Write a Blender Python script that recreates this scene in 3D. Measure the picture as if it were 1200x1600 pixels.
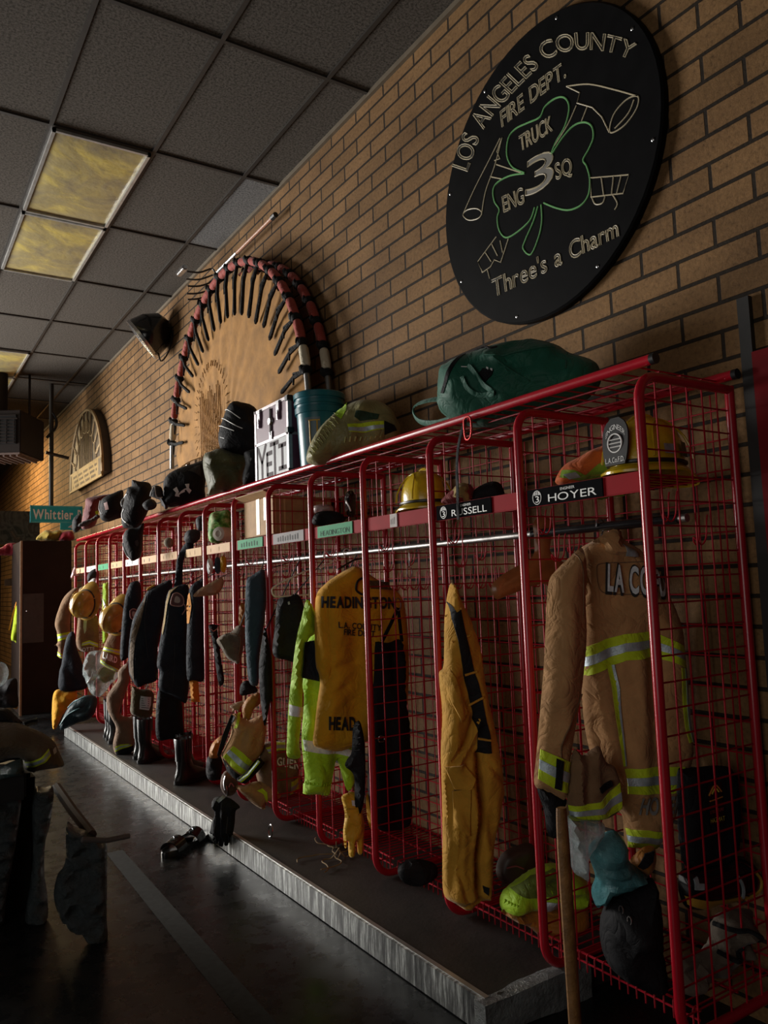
import bpy, bmesh, math, random
import numpy as np
from mathutils import Vector, Matrix, geometry

for o in list(bpy.data.objects):
    bpy.data.objects.remove(o, do_unlink=True)
scene = bpy.context.scene
col = scene.collection
random.seed(7)

# ---------------------------------------------------------------- camera
CAM = Vector((-2.37, 0.0, 1.36))
FPX, YAW, PIT, ROL = 1221.82, 0.575, 0.0925, -0.0364
_F = Vector((math.sin(YAW)*math.cos(PIT), math.cos(YAW)*math.cos(PIT), math.sin(PIT)))
_R0 = Vector((math.cos(YAW), -math.sin(YAW), 0))
_U0 = _R0.cross(_F)
_R = _R0*math.cos(ROL) + _U0*math.sin(ROL)
_U = -_R0*math.sin(ROL) + _U0*math.cos(ROL)
cd = bpy.data.cameras.new('camera')
cam = bpy.data.objects.new('camera', cd)
col.objects.link(cam)
cd.sensor_fit = 'VERTICAL'
cd.sensor_height = 32.0
cd.lens = FPX*32.0/1600.0
cd.clip_start = 0.05
cam.matrix_world = Matrix(((_R.x, _U.x, -_F.x, CAM.x), (_R.y, _U.y, -_F.y, CAM.y), (_R.z, _U.z, -_F.z, CAM.z), (0, 0, 0, 1)))
scene.camera = cam

# ---------------------------------------------------------------- world, lights, exposure
w = bpy.data.worlds.new('world')
scene.world = w
w.use_nodes = True
w.node_tree.nodes['Background'].inputs[0].default_value = (0.75, 0.88, 1.0, 1)
w.node_tree.nodes['Background'].inputs[1].default_value = 0.0
vs = scene.view_settings
vs.view_transform = 'Standard'
vs.look = 'None'
vs.exposure = 0.0
vs.gamma = 1.0
vs.use_curve_mapping = False

def area(name, loc, to, sx, sy, power, color, spread=180):
    l = bpy.data.lights.new(name, 'AREA')
    l.shape = 'RECTANGLE'
    l.size, l.size_y = sx, sy
    l.energy = power
    l.color = color
    l.spread = math.radians(spread)
    o = bpy.data.objects.new(name, l)
    col.objects.link(o)
    o.location = loc
    d = Vector(to) - Vector(loc)
    o.rotation_euler = d.to_track_quat('-Z', 'Y').to_euler()
    return o

# daylight through an open bay door on the left; the second light is an added near fill
area('bay_daylight_and_fill', (-5.0, 11.0, 1.95), (0, 3.8, 1.75), 3.6, 3.3, 560, (1.0, 0.965, 0.91), 140)
area('bay_daylight_and_fill', (-5.0, 0.4, 1.5), (0, 2.8, 1.1), 3.0, 2.4, 28, (1.0, 0.95, 0.88))  # added fill from camera-left to brighten the near coats
# warm lamps at the far end of the room
area('far_bay_lamp', (-1.6, 15.0, 3.9), (-0.6, 15.0, 0), 1.2, 1.2, 240, (1.0, 0.72, 0.36))

# ---------------------------------------------------------------- helpers
WL = {}

def ray(p):
    return _F + _R*((p[0]-600)/FPX) - _U*((p[1]-800)/FPX)

def atX(p, x):
    d = ray(p); return CAM + d*((x-CAM.x)/d.x)

def atY(p, y):
    d = ray(p); return CAM + d*((y-CAM.y)/d.y)

def atZ(p, z):
    d = ray(p); return CAM + d*((z-CAM.z)/d.z)

def link(name, vs_, fs, mats, parent=None, mi=None, smooth=True, origin=None, recalc=True):
    vs_ = [Vector(v) for v in vs_]
    if origin is None:
        xs = [v.x for v in vs_]; ys = [v.y for v in vs_]; zs = [v.z for v in vs_]
        origin = Vector(((min(xs)+max(xs))/2, (min(ys)+max(ys))/2, min(zs)))
    origin = Vector(origin)
    me = bpy.data.meshes.new(name)
    me.from_pydata([v-origin for v in vs_], [], fs)
    if not isinstance(mats, (list, tuple)):
        mats = [mats]
    for m in mats:
        me.materials.append(m)
    if mi:
        me.polygons.foreach_set('material_index', mi)
    if recalc:
        bm = bmesh.new(); bm.from_mesh(me)
        bmesh.ops.recalc_face_normals(bm, faces=bm.faces)
        bm.to_mesh(me); bm.free()
    if smooth:
        me.polygons.foreach_set('use_smooth', [True]*len(me.polygons))
        try:
            me.set_sharp_from_angle(angle=math.radians(42))
        except Exception:
            pass
    me.update()
    o = bpy.data.objects.new(name, me)
    col.objects.link(o)
    if parent:
        o.parent = parent
        o.location = origin - WL[parent.name]
    else:
        o.location = origin
    WL[o.name] = origin
    return o

def empty(name, loc, parent=None):
    o = bpy.data.objects.new(name, None)
    col.objects.link(o)
    o.empty_display_size = 0.1
    o.location = Vector(loc) - (WL[parent.name] if parent else Vector((0, 0, 0)))
    if parent:
        o.parent = parent
    WL[o.name] = Vector(loc)
    return o

def tag(o, label, cat, group=None, kind=None):
    o['label'] = label
    o['category'] = cat
    if group:
        o['group'] = group
    if kind:
        o['kind'] = kind
    return o

def dup(o, off, parent=None):
    c = o.copy()
    col.objects.link(c)
    if parent:
        c.parent = parent
        WL[c.name] = WL[parent.name] + o.location
    else:
        c.location = o.location + Vector(off)
        WL[c.name] = WL[o.name] + Vector(off)
    for ch in list(o.children):
        dup(ch, off, c)
    return c

class MB:
    def __init__(s):
        s.v = []; s.f = []; s.m = []
    def add(s, v, f, m=0):
        b = len(s.v)
        s.v += [Vector(x) for x in v]
        s.f += [[i+b for i in q] for q in f]
        s.m += [m]*len(f)
        return s
    def box(s, a, b, m=0, bev=0.0, M=None):
        x0, y0, z0 = a; x1, y1, z1 = b
        if bev <= 0:
            v = [(x, y, z) for x in (x0, x1) for y in (y0, y1) for z in (z0, z1)]
            f = [(0, 1, 3, 2), (4, 6, 7, 5), (0, 4, 5, 1), (2, 3, 7, 6), (0, 2, 6, 4), (1, 5, 7, 3)]
        else:
            bm = bmesh.new()
            bmesh.ops.create_cube(bm, size=1.0)
            for vv in bm.verts:
                vv.co = Vector(((x0+x1)/2+vv.co.x*(x1-x0), (y0+y1)/2+vv.co.y*(y1-y0), (z0+z1)/2+vv.co.z*(z1-z0)))
            bmesh.ops.bevel(bm, geom=bm.edges[:], offset=bev, segments=2, affect='EDGES')
            bm.verts.ensure_lookup_table()
            v = [tuple(q.co) for q in bm.verts]
            f = [[q.index for q in g.verts] for g in bm.faces]
            bm.free()
        if M:
            v = [M @ Vector(q) for q in v]
        return s.add(v, f, m)
    def tube(s, path, r, n=8, m=0, closed=False, ell=(1, 1), up=None):
        P = [Vector(p) for p in path]
        k = len(P)
        if not isinstance(r, (list, tuple)):
            r = [r]*k
        T = []
        for i in range(k):
            a = P[(i-1) % k] if (closed or i > 0) else P[i]
            b = P[(i+1) % k] if (closed or i < k-1) else P[i]
            t = (b-a)
            T.append(t.normalized() if t.length > 1e-9 else Vector((0, 0, 1)))
        u = Vector(up) if up else (Vector((0, 0, 1)) if abs(T[0].z) < 0.9 else Vector((1, 0, 0)))
        v = []
        for i in range(k):
            u = u - T[i]*u.dot(T[i])
            if u.length < 1e-6:
                u = T[i].orthogonal()
            u.normalize()
            w_ = T[i].cross(u)
            for j in range(n):
                a = 2*math.pi*j/n
                v.append(P[i] + (u*math.cos(a)*ell[0] + w_*math.sin(a)*ell[1])*r[i])
        f = []
        for i in range(k if closed else k-1):
            for j in range(n):
                a = i*n+j; b = i*n+(j+1) % n
                c = ((i+1) % k)*n+(j+1) % n; d = ((i+1) % k)*n+j
                f.append((a, b, c, d))
        if not closed:
            f.append(list(range(n))[::-1]); f.append([(k-1)*n+j for j in range(n)])
        return s.add(v, f, m)
    def lathe(s, prof, n=24, m=0, M=None, sx=1.0, sy=1.0):
        v = []; f = []
        for (r, z) in prof:
            for j in range(n):
                a = 2*math.pi*j/n
                v.append(Vector((r*math.cos(a)*sx, r*math.sin(a)*sy, z)))
        for i in range(len(prof)-1):
            for j in range(n):
                f.append((i*n+j, i*n+(j+1) % n, (i+1)*n+(j+1) % n, (i+1)*n+j))
        if prof[0][0] > 1e-5: f.append(list(range(n))[::-1])
        if prof[-1][0] > 1e-5: f.append([(len(prof)-1)*n+j for j in range(n)])
        if M:
            v = [M @ q for q in v]
        return s.add(v, f, m)
    def blob(s, c, r, m=0, amp=0.12, freq=3.0, seed=0, sub=3, M=None, flat=None):
        bm = bmesh.new()
        bmesh.ops.create_icosphere(bm, subdivisions=sub, radius=1.0)
        rnd = random.Random(seed)
        K = [(Vector((rnd.uniform(-1, 1), rnd.uniform(-1, 1), rnd.uniform(-1, 1)))*freq, rnd.uniform(0, 6), 1.0) for _ in range(3)] + \
            [(Vector((rnd.uniform(-1, 1), rnd.uniform(-1, 1), rnd.uniform(-1, 1)))*freq*3, rnd.uniform(0, 6), .35) for _ in range(4)]
        v = []
        for q in bm.verts:
            p = q.co.copy()
            d = sum(math.sin(k.dot(p)+ph)*a for k, ph, a in K)/3
            p = p*(1+amp*d)
            p = Vector((p.x*r[0], p.y*r[1], p.z*r[2]))
            if M: p = M @ p
            p = p+Vector(c)
            if flat is not None and p.z < flat: p.z = flat
            v.append(p)
        bm.verts.ensure_lookup_table()
        f = [[q.index for q in g.verts] for g in bm.faces]
        bm.free()
        return s.add(v, f, m)
    def build(s, name, mats, parent=None, smooth=True, origin=None):
        return link(name, s.v, s.f, mats, parent, s.m, smooth, origin)

# ---------------------------------------------------------------- materials
MATS = {}

def nmat(name):
    m = bpy.data.materials.new(name)
    m.use_nodes = True
    nt = m.node_tree
    b = nt.nodes['Principled BSDF']
    return m, nt, b

def noise_node(nt, scale, detail=4.0, rough=0.55, vec=None):
    n = nt.nodes.new('ShaderNodeTexNoise')
    n.inputs['Scale'].default_value = scale
    n.inputs['Detail'].default_value = detail
    n.inputs['Roughness'].default_value = rough
    if vec is None:
        tc = nt.nodes.new('ShaderNodeTexCoord')
        vec = tc.outputs['Object']
    nt.links.new(vec, n.inputs['Vector'])
    return n

def ramp(nt, fac, stops):
    r = nt.nodes.new('ShaderNodeValToRGB')
    e = r.color_ramp.elements
    while len(e) < len(stops):
        e.new(0.5)
    for i, (p, c) in enumerate(stops):
        e[i].position = p
        e[i].color = (c[0], c[1], c[2], 1) if len(c) == 3 else c
    nt.links.new(fac, r.inputs[0])
    return r

def bump(nt, b, h, strength, dist):
    n = nt.nodes.new('ShaderNodeBump')
    n.inputs['Strength'].default_value = strength
    n.inputs['Distance'].default_value = dist
    nt.links.new(h, n.inputs['Height'])
    nt.links.new(n.outputs[0], b.inputs['Normal'])

def plain(name, c, rough=0.5, metal=0.0, var=0.15, scale=14.0, bmp=0.0, coat=0.0, spec=0.5):
    if name in MATS: return MATS[name]
    m, nt, b = nmat(name)
    n = noise_node(nt, scale)
    r = ramp(nt, n.outputs[0], [(0.3, [x*(1-var) for x in c]), (0.7, [min(1, x*(1+var)) for x in c])])
    nt.links.new(r.outputs[0], b.inputs['Base Color'])
    b.inputs['Roughness'].default_value = rough
    b.inputs['Metallic'].default_value = metal
    b.inputs['Coat Weight'].default_value = coat
    b.inputs['Coat Roughness'].default_value = 0.12
    b.inputs['Specular IOR Level'].default_value = spec
    if bmp:
        n2 = noise_node(nt, scale*6)
        bump(nt, b, n2.outputs[0], bmp, 0.004)
    MATS[name] = m
    return m

def fabric(name, c, rough=0.85, var=0.25, weave=900.0, wr=0.5, sheen=0.12):
    """woven cloth: fine cross weave, broad wear, crease bump"""
    if name in MATS: return MATS[name]
    m, nt, b = nmat(name)
    n = noise_node(nt, 9.0, 6.0, 0.6)
    r = ramp(nt, n.outputs[0], [(0.28, [x*(1-var) for x in c]), (0.72, [min(1, x*(1+var)) for x in c])])
    nt.links.new(r.outputs[0], b.inputs['Base Color'])
    b.inputs['Roughness'].default_value = rough
    b.inputs['Specular IOR Level'].default_value = 0.25
    b.inputs['Sheen Weight'].default_value = sheen if max(c) > .08 else 0.0
    if max(c) < .08: b.inputs['Specular IOR Level'].default_value = 0.18
    n2 = noise_node(nt, 11.0, 3.0, 0.5); n2.inputs['Distortion'].default_value = 0.8
    n3 = noise_node(nt, weave/3, 1.0, 0.5)
    # sharp crease lines where the broad noise crosses its middle
    s1 = nt.nodes.new('ShaderNodeMath'); s1.operation = 'SUBTRACT'; nt.links.new(n2.outputs[0], s1.inputs[0]); s1.inputs[1].default_value = 0.5
    s2 = nt.nodes.new('ShaderNodeMath'); s2.operation = 'ABSOLUTE'; nt.links.new(s1.outputs[0], s2.inputs[0])
    s3 = nt.nodes.new('ShaderNodeMath'); s3.operation = 'POWER'; nt.links.new(s2.outputs[0], s3.inputs[0]); s3.inputs[1].default_value = 0.6
    a = nt.nodes.new('ShaderNodeMath'); a.operation = 'MULTIPLY_ADD'
    nt.links.new(n3.outputs[0], a.inputs[0]); a.inputs[1].default_value = 0.07
    nt.links.new(s3.outputs[0], a.inputs[2])
    bump(nt, b, a.outputs[0], wr*.75, 0.03)
    MATS[name] = m
    return m

def film(name, c, alpha=0.6):
    """crinkled plastic wrap"""
    if name in MATS: return MATS[name]
    m, nt, b = nmat(name)
    n = noise_node(nt, 16.0, 6.0, 0.7)
    r = ramp(nt, n.outputs[0], [(0.35, [x*.6 for x in c]), (0.7, c)])
    nt.links.new(r.outputs[0], b.inputs['Base Color'])
    b.inputs['Roughness'].default_value = 0.22
    b.inputs['Alpha'].default_value = alpha
    n2 = noise_node(nt, 26.0, 7.0, 0.7)
    bump(nt, b, n2.outputs[0], 0.9, 0.03)
    MATS[name] = m
    return m

RED = plain('red_powder_coat', (0.40, 0.006, 0.018), 0.25, 0.0, 0.12, 10, 0.0, 0.2)
REDW = plain('red_wire_coat', (0.36, 0.006, 0.018), 0.5, 0.0, 0.1, 10, 0.0, 0, .2)
BLACKP = plain('black_plastic', (0.012, 0.012, 0.013), 0.4)
BLACKG = plain('black_gloss', (0.008, 0.008, 0.009), 0.16, 0, .2, 10, 0, .3)
STEEL = plain('bright_steel', (0.62, 0.62, 0.63), 0.25, 1.0, 0.1)
DSTEEL = plain('dull_steel', (0.34, 0.33, 0.32), 0.42, 1.0, 0.2)
WHITEP = plain('white_paint', (0.72, 0.72, 0.70), 0.5, 0, .08)
SILVER = plain('silver_tape', (0.42, 0.50, 0.54), 0.42, 0.35, 0.25, 30, .3)
LIME = fabric('lime_yellow_tape', (0.56, 0.72, 0.02), .6, .12)
LIMEG = fabric('lime_green_cloth', (0.40, 0.66, 0.02), .6, .18)
TAN = fabric('tan_turnout_cloth', (0.45, 0.24, 0.10), .85, .2)
TAND = fabric('dark_tan_turnout_cloth', (0.20, 0.112, 0.055), .85, .25)
MUST = fabric('mustard_cloth', (0.64, 0.31, 0.012), .82, .15)
GOLD = fabric('golden_tan_cloth', (0.55, 0.28, 0.03), .82, .18)
ORANGE = fabric('orange_cloth', (0.62, 0.24, 0.02), .8, .15)
NAVY = fabric('black_navy_cloth', (0.018, 0.022, 0.03), .8, .3)
SLATE = fabric('slate_blue_cloth', (0.035, 0.062, 0.085), .8, .2)
BLACKC = fabric('black_cloth', (0.012, 0.012, 0.014), .75, .3)
CHAR = fabric('charcoal_cloth', (0.045, 0.045, 0.05), .7, .3)
GREEN = fabric('green_canvas', (0.013, 0.105, 0.066), .6, .25)
GREENL = fabric('green_webbing', (0.015, 0.10, 0.065), .6, .15)
OLIVE = fabric('olive_cloth', (0.10, 0.098, 0.042), .55, .35)
MAROON = fabric('maroon_cloth', (0.12, 0.012, 0.018), .7, .2)
WHITEC = fabric('white_cloth', (0.75, 0.76, 0.74), .7, .08)
LEATHY = fabric('yellow_leather', (0.66, 0.36, 0.02), .55, .15, 500)
LEATHO = fabric('orange_leather', (0.42, 0.16, 0.02), .55, .25, 500)
WOODH = plain('varnished_wood', (0.30, 0.12, 0.04), 0.35, 0, .3, 12, .2, .3)
YELH = plain('yellow_helmet_shell', (0.62, 0.42, 0.01), 0.25, 0, .2, 20, .25, .5)
OLDH = plain('aged_helmet_shell', (0.42, 0.24, 0.03), 0.3, 0, .3, 14, .2, .4)
FILM = film('clear_plastic_wrap', (0.55, 0.66, 0.68), 0.5)
FILMT = film('teal_plastic_bag', (0.10, 0.40, 0.45), 0.9)
LETW = plain('white_lettering', (0.78, 0.78, 0.76), 0.5, 0, .06)
LETB = plain('black_lettering', (0.012, 0.012, 0.012), 0.7)
RUBBER = plain('black_rubber', (0.014, 0.014, 0.015), 0.32, 0, .3, 12, .1, .2)

# ---------------------------------------------------------------- text
_GL = {}
BOLD = [0.0]
def glyph(ch0):
    ch = ch0
    if (ch0, BOLD[0]) in _GL: return _GL[(ch0, BOLD[0])]
    cu = bpy.data.curves.new('glyph', 'FONT')
    cu.body = ch; cu.size = 1.0; cu.resolution_u = 4; cu.fill_mode = 'FRONT'; cu.offset = BOLD[0]
    o = bpy.data.objects.new('glyph', cu)
    col.objects.link(o)
    dg = bpy.context.evaluated_depsgraph_get()
    me = bpy.data.meshes.new_from_object(o.evaluated_get(dg))
    v = [(p.co.x, p.co.y) for p in me.vertices]
    f = [list(p.vertices) for p in me.polygons]
    bpy.data.objects.remove(o, do_unlink=True)
    bpy.data.curves.remove(cu); bpy.data.meshes.remove(me)
    if v:
        x0 = min(p[0] for p in v); x1 = max(p[0] for p in v)
        v = [(p[0]-x0, p[1]) for p in v]
        _GL[(ch0, BOLD[0])] = (v, f, x1-x0)
    else:
        _GL[(ch0, BOLD[0])] = ([], [], 0.28)
    return _GL[(ch0, BOLD[0])]

def clean2(v, f):
    """weld doubles; returns v, f, boundary loops"""
    bm = bmesh.new()
    bv = [bm.verts.new((p[0], p[1], 0)) for p in v]
    for q in f:
        try: bm.faces.new([bv[i] for i in q])
        except Exception: pass
    bmesh.ops.remove_doubles(bm, verts=bm.verts[:], dist=1e-4)
    bm.verts.ensure_lookup_table(); bm.verts.index_update()
    vv = [(p.co.x, p.co.y) for p in bm.verts]
    ff = [[q.index for q in g.verts] for g in bm.faces]
    nxt = {}
    for e in bm.edges:
        if len(e.link_faces) == 1:
            l = e.link_loops[0]
            nxt[l.vert.index] = l.link_loop_next.vert.index
    bm.free()
    loops = []
    left = dict(nxt)
    while left:
        s0 = next(iter(left)); lp = []; c = s0
        while c in left:
            lp.append(c); c = left.pop(c)
        if len(lp) > 2: loops.append([vv[i] for i in lp])
    return vv, ff, loops

def layout(txt, gap=0.09):
    """list of (x, verts, faces), total width; cap height is about 0.73"""
    x = 0; out = []
    for ch in txt:
        v, f, wd = glyph(ch)
        if v: out.append((x, v, f, wd))
        x += wd+gap
    return out, x-gap
CAP = 0.729

def text_map(txt, fn, mb, m=0, fill=True, outline=0.0, mo=0, stretch=True):
    """fn(s in 0..1 along, t 0..1 up) -> 3D point"""
    out, W = layout(txt)
    for x, v, f, wd in out:
        if fill and not outline:
            mb.add([fn((x+p[0])/W, p[1]/CAP) for p in v], f, m)
        else:
            v2, f2, loops = clean2(v, f)
            if fill:
                mb.add([fn((x+p[0])/W, p[1]/CAP) for p in v2], f2, m)
            for lp in loops:
                mb.tube([fn((x+p[0])/W, p[1]/CAP, ) for p in lp], outline, 5, mo, closed=True)

def resample(pts, step):
    P = [Vector(p) for p in pts]
    out = [P[0]]
    for a, b in zip(P, P[1:]):
        k = max(1, int(math.ceil((b-a).length/step)))
        for i in range(1, k+1):
            out.append(a.lerp(b, i/k))
    return out

def catmull(pts, closed, sub=6):
    P = [Vector(p) for p in pts]
    n = len(P); out = []
    rng = range(n if closed else n-1)
    for i in rng:
        p0 = P[(i-1) % n] if (closed or i > 0) else P[i]
        p1 = P[i]; p2 = P[(i+1) % n]
        p3 = P[(i+2) % n] if (closed or i+2 < n) else p2
        for j in range(sub):
            t = j/sub
            out.append(0.5*((2*p1)+(p2-p0)*t+(2*p0-5*p1+4*p2-p3)*t*t+(3*p1-p0-3*p2+p3)*t**3))
    if not closed: out.append(P[-1])
    return out

# ---------------------------------------------------------------- soft goods
class Sheet:
    """a soft thing hanging or lying in an upright plane: outline, rounded thickness, folds"""
    def __init__(s, c, az=None):
        s.c = Vector((c[0], c[1], 0))
        if az is None:
            d = Vector((CAM.x-c[0], CAM.y-c[1], 0)).normalized()
            s.n = d
        else:
            a = math.radians(az)
            s.n = Vector((-math.sin(a), -math.cos(a), 0))
        s.t = Vector((-s.n.y, s.n.x, 0))
        s.K = []; s.F = []; s.C = []
    def uv(s, p):
        d = ray(p)
        k = (s.c-Vector((CAM.x, CAM.y, 0))).dot(s.n)/Vector((d.x, d.y, 0)).dot(s.n)
        q = CAM+d*k
        return Vector(((q-s.c).dot(s.t), q.z))
    def pt(s, u, v, h=0.0):
        return s.c+s.t*u+s.n*h+Vector((0, 0, v))
    def dist(s, U, V):
        O = s.O
        A = np.array([(p.x, p.y) for p in O]); B = np.roll(A, -1, axis=0)
        P = np.stack([U, V], 1)
        best = np.full(len(P), 1e9)
        for a, b in zip(A, B):
            e = b-a; L = max(e@e, 1e-12)
            t = np.clip(((P-a)@e)/L, 0, 1)
            d = P-(a+t[:, None]*e)
            best = np.minimum(best, (d*d).sum(1))
        return np.sqrt(best)
    def inside(s, U, V):
        A = np.array([(p.x, p.y) for p in s.O]); B = np.roll(A, -1, axis=0)
        r = np.zeros(len(U), bool)
        for a, b in zip(A, B):
            c = ((a[1] > V) != (b[1] > V))
            with np.errstate(divide='ignore', invalid='ignore'):
                x = (b[0]-a[0])*(V-a[1])/(b[1]-a[1]+1e-15)+a[0]
            r ^= c & (U < x)
        return r
    def h(s, U, V, edge=None):
        U = np.asarray(U, float); V = np.asarray(V, float)
        d = s.dist(U, V)
        d = np.where(s.inside(U, V), d, 0)
        q = np.clip(d/s.R, 0, 1)
        prof = np.sqrt(np.maximum(0, 1-(1-q)**2))
        z = s.T*prof
        for (ku, kv, ph, am) in s.C:
            z = z+prof*am*(1-np.abs(np.sin(ku*U+kv*V+ph+1.1*np.sin(kv*.7*U-ku*.5*V+ph*2)))**.7)
        for (ku, kv, ph, am, wu, wv, wp) in s.K:
            z = z+prof*am*np.sin(ku*U+kv*V+ph+1.3*np.sin(wu*U+wv*V+wp))
        for (poly, am, wd) in s.F:
            b = np.full(len(U), 1e9)
            P = np.stack([U, V], 1)
            for a, c in zip(poly, poly[1:]):
                e = c-a; L = max(e@e, 1e-12)
                t = np.clip(((P-a)@e)/L, 0, 1)
                dd = P-(a+t[:, None]*e)
                b = np.minimum(b, (dd*dd).sum(1))
            z = z+prof*am*np.exp(-b/(wd*wd))
        return np.maximum(z, -s.T*0.3)
    def front(s, p, off=0.003):
        q = s.uv(p)
        return s.pt(q.x, q.y, float(s.h([q.x], [q.y])[0])+off)
    def _tri(s, O, cell):
        us = [p.x for p in O]; vs2 = [p.y for p in O]
        keep = s.O
        s.O = O
        gu = np.arange(min(us)+cell*.5, max(us), cell); gv = np.arange(min(vs2)+cell*.5, max(vs2), cell)
        if len(gu) and len(gv):
            G = np.array([(u+(cell*.5 if j % 2 else 0), v) for j, v in enumerate(gv) for u in gu])
            ins = s.inside(G[:, 0], G[:, 1]) & (s.dist(G[:, 0], G[:, 1]) > cell*.45)
            G = G[ins]
        else:
            G = np.zeros((0, 2))
        s.O = keep
        n = len(O)
        pts = [Vector((p.x, p.y)) for p in O]+[Vector((float(a), float(b))) for a, b in G]
        r = geometry.delaunay_2d_cdt(pts, [(i, (i+1) % n) for i in range(n)], [list(range(n))], 1, 1e-6)
        return r[0], r[2]
    def make(s, name, pts, mat, T=0.05, R=None, parent=None, back=0.7, cell=0.016, smooth=True,
             folds=(), wr=(0.006, 40, 8), nk=4, seed=1):
        s.T = T; s.R = R or T*1.2
        O = [s.uv(p) for p in pts]
        O = catmull(O, True, 5) if smooth else O
        s.O = resample(list(O)+[O[0]], cell)[:-1]
        rnd = random.Random(seed)
        s.K = [(wr[1]*rnd.uniform(.4, 1.4)*rnd.choice((-1, 1)), wr[2]*rnd.uniform(.3, 1.5)*rnd.choice((-1, 1)), rnd.uniform(0, 6.3), wr[0]*rnd.uniform(.5, 1),
                wr[1]*.3, wr[2]*.6+4, rnd.uniform(0, 6)) for _ in range(nk)]
        q_ = max(abs(wr[1]), abs(wr[2]))
        s.C = [] if wr[0] < .0035 else [(wr[1]*rnd.uniform(.3, .8)*rnd.choice((-1, 1)), wr[2]*rnd.uniform(.3, 1.2)*rnd.choice((-1, 1))+rnd.uniform(-6, 6), rnd.uniform(0, 6.3), wr[0]*.8) for _ in range(3)]
        s.F = [(np.array([tuple(s.uv(p)) for p in f[0]]), f[1], f[2]) for f in folds]
        V2, F2 = s._tri(s.O, cell)
        U = np.array([p.x for p in V2]); V = np.array([p.y for p in V2])
        H = s.h(U, V)
        d = s.dist(U, V)
        q = np.clip(d/s.R, 0, 1)
        B = -s.T*back*np.sqrt(np.maximum(0, 1-(1-q)**2))
        n = len(U)
        vv = [s.pt(U[i], V[i], H[i]) for i in range(n)]
        bi = {}
        for i in range(n):
            if d[i] > 1e-5:
                bi[i] = len(vv); vv.append(s.pt(U[i], V[i], B[i]))
            else:
                bi[i] = i
        ff = [list(t) for t in F2]+[[bi[k] for k in t][::-1] for t in F2]
        ff = [t for t in ff if len(set(t)) > 2]
        s.obj = link(name, vv, ff, mat, parent)
        return s
    def rest(s, z):
        lo = WL[s.obj.name].z
        if abs(lo-z) < .12: s.obj.location.z += z-lo
        return s
    def loop(s, p, x=-.27, z=1.532, r=.006):
        a = s.front(p, -s.T*.6); a2 = Vector((x, a.y+.01, z-.01))
        mb = MB(); mb.tube([a+Vector((0, 0, -.03)), a, a.lerp(a2, .6), a2, a2+Vector((0, 0, .018))], r, 6, ell=(.5, 1))
        return mb.build('hanging_loop', BLACKC, s.obj)
    def patch(s, name, pts, mat, parent=None, off=0.004, cell=0.014, smooth=False, px=True):
        O = [s.uv(p) for p in pts] if px else pts
        if smooth: O = catmull(O, True, 5)
        O = resample(list(O)+[O[0]], cell)[:-1]
        V2, F2 = s._tri(O, cell)
        U = np.array([p.x for p in V2]); V = np.array([p.y for p in V2])
        H = s.h(U, V)+off
        n = len(U)
        vv = [s.pt(U[i], V[i], H[i]) for i in range(n)]
        ff = [list(t) for t in F2]
        # turned-down rim so the patch has thickness
        m = len(O)
        b0 = len(vv)
        near = {}
        for k, p in enumerate(O):
            i = int(np.argmin((U-p.x)**2+(V-p.y)**2)); near[k] = i
            vv.append(s.pt(U[i], V[i], H[i]-off-0.002))
        for k in range(m):
            a, b = near[k], near[(k+1) % m]
            if a != b: ff.append([a, b, b0+(k+1) % m, b0+k])
        return link(name, vv, ff, mat, parent or s.obj)
    def stripe(s, top, bot, parent=None, mid=(0.34, 0.66), name='reflective_stripe', ma=None, mb_=None, off=0.004):
        def lerp(a, b, t): return (a[0]+(b[0]-a[0])*t, a[1]+(b[1]-a[1])*t)
        o = s.patch(name, list(top)+list(bot)[::-1], ma or LIME, parent, off)
        if mid:
            t2 = [lerp(a, b, mid[0]) for a, b in zip(top, bot)]; b2 = [lerp(a, b, mid[1]) for a, b in zip(top, bot)]
            s.patch('silver_band', t2+b2[::-1], mb_ or SILVER, o, off+0.003)
        return o
    def text(s, txt, p0, p1, hpx, mat, parent=None, name='lettering', off=0.006, tilt=(0, -1)):
        mb = MB()
        def fn(a, t):
            p = (p0[0]+(p1[0]-p0[0])*a+tilt[0]*hpx*t, p0[1]+(p1[1]-p0[1])*a+tilt[1]*hpx*t)
            return s.front(p, off)
        text_map(txt, fn, mb)
        return mb.build(name, mat, parent or s.obj, smooth=False)
    def line(s, name, pts, r, mat, parent=None, off=0.001, n=6, ell=(1, 1)):
        P = catmull([Vector(p) for p in pts], False, 4) if len(pts) > 2 else [Vector(p) for p in pts]
        P = [s.front((p.x, p.y), off) for p in P]
        mb = MB(); mb.tube(P, r, n, ell=ell)
        return mb.build(name, mat, parent or s.obj)

# ================================================================ setting
def structure(o):
    o['kind'] = 'structure'; return o

CEIL = 4.236
RM = dict(x0=-5.3, y0=-3.0, y1=21.0)

# floor: dark sealed concrete
m, nt, b = nmat('sealed_concrete')
n1 = noise_node(nt, 1.3, 6, .6); n2 = noise_node(nt, 9, 6, .65)
mx = nt.nodes.new('ShaderNodeMath'); mx.operation = 'MULTIPLY'
nt.links.new(n1.outputs[0], mx.inputs[0]); nt.links.new(n2.outputs[0], mx.inputs[1])
r = ramp(nt, mx.outputs[0], [(.12, (.006, .0065, .007)), (.42, (.018, .019, .020))])
nt.links.new(r.outputs[0], b.inputs['Base Color'])
r2 = ramp(nt, n2.outputs[0], [(.3, (.20, .20, .20)), (.7, (.36, .36, .36))])
nt.links.new(r2.outputs[0], b.inputs['Roughness'])
b.inputs['Specular IOR Level'].default_value = .3
n3 = noise_node(nt, 5, 3, .5)
bump(nt, b, n3.outputs[0], .12, .02)
CONC = m
FZ = -.055
mb = MB().box((RM['x0'], RM['y0'], FZ-.1), (0.2, RM['y1'], FZ))
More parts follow.
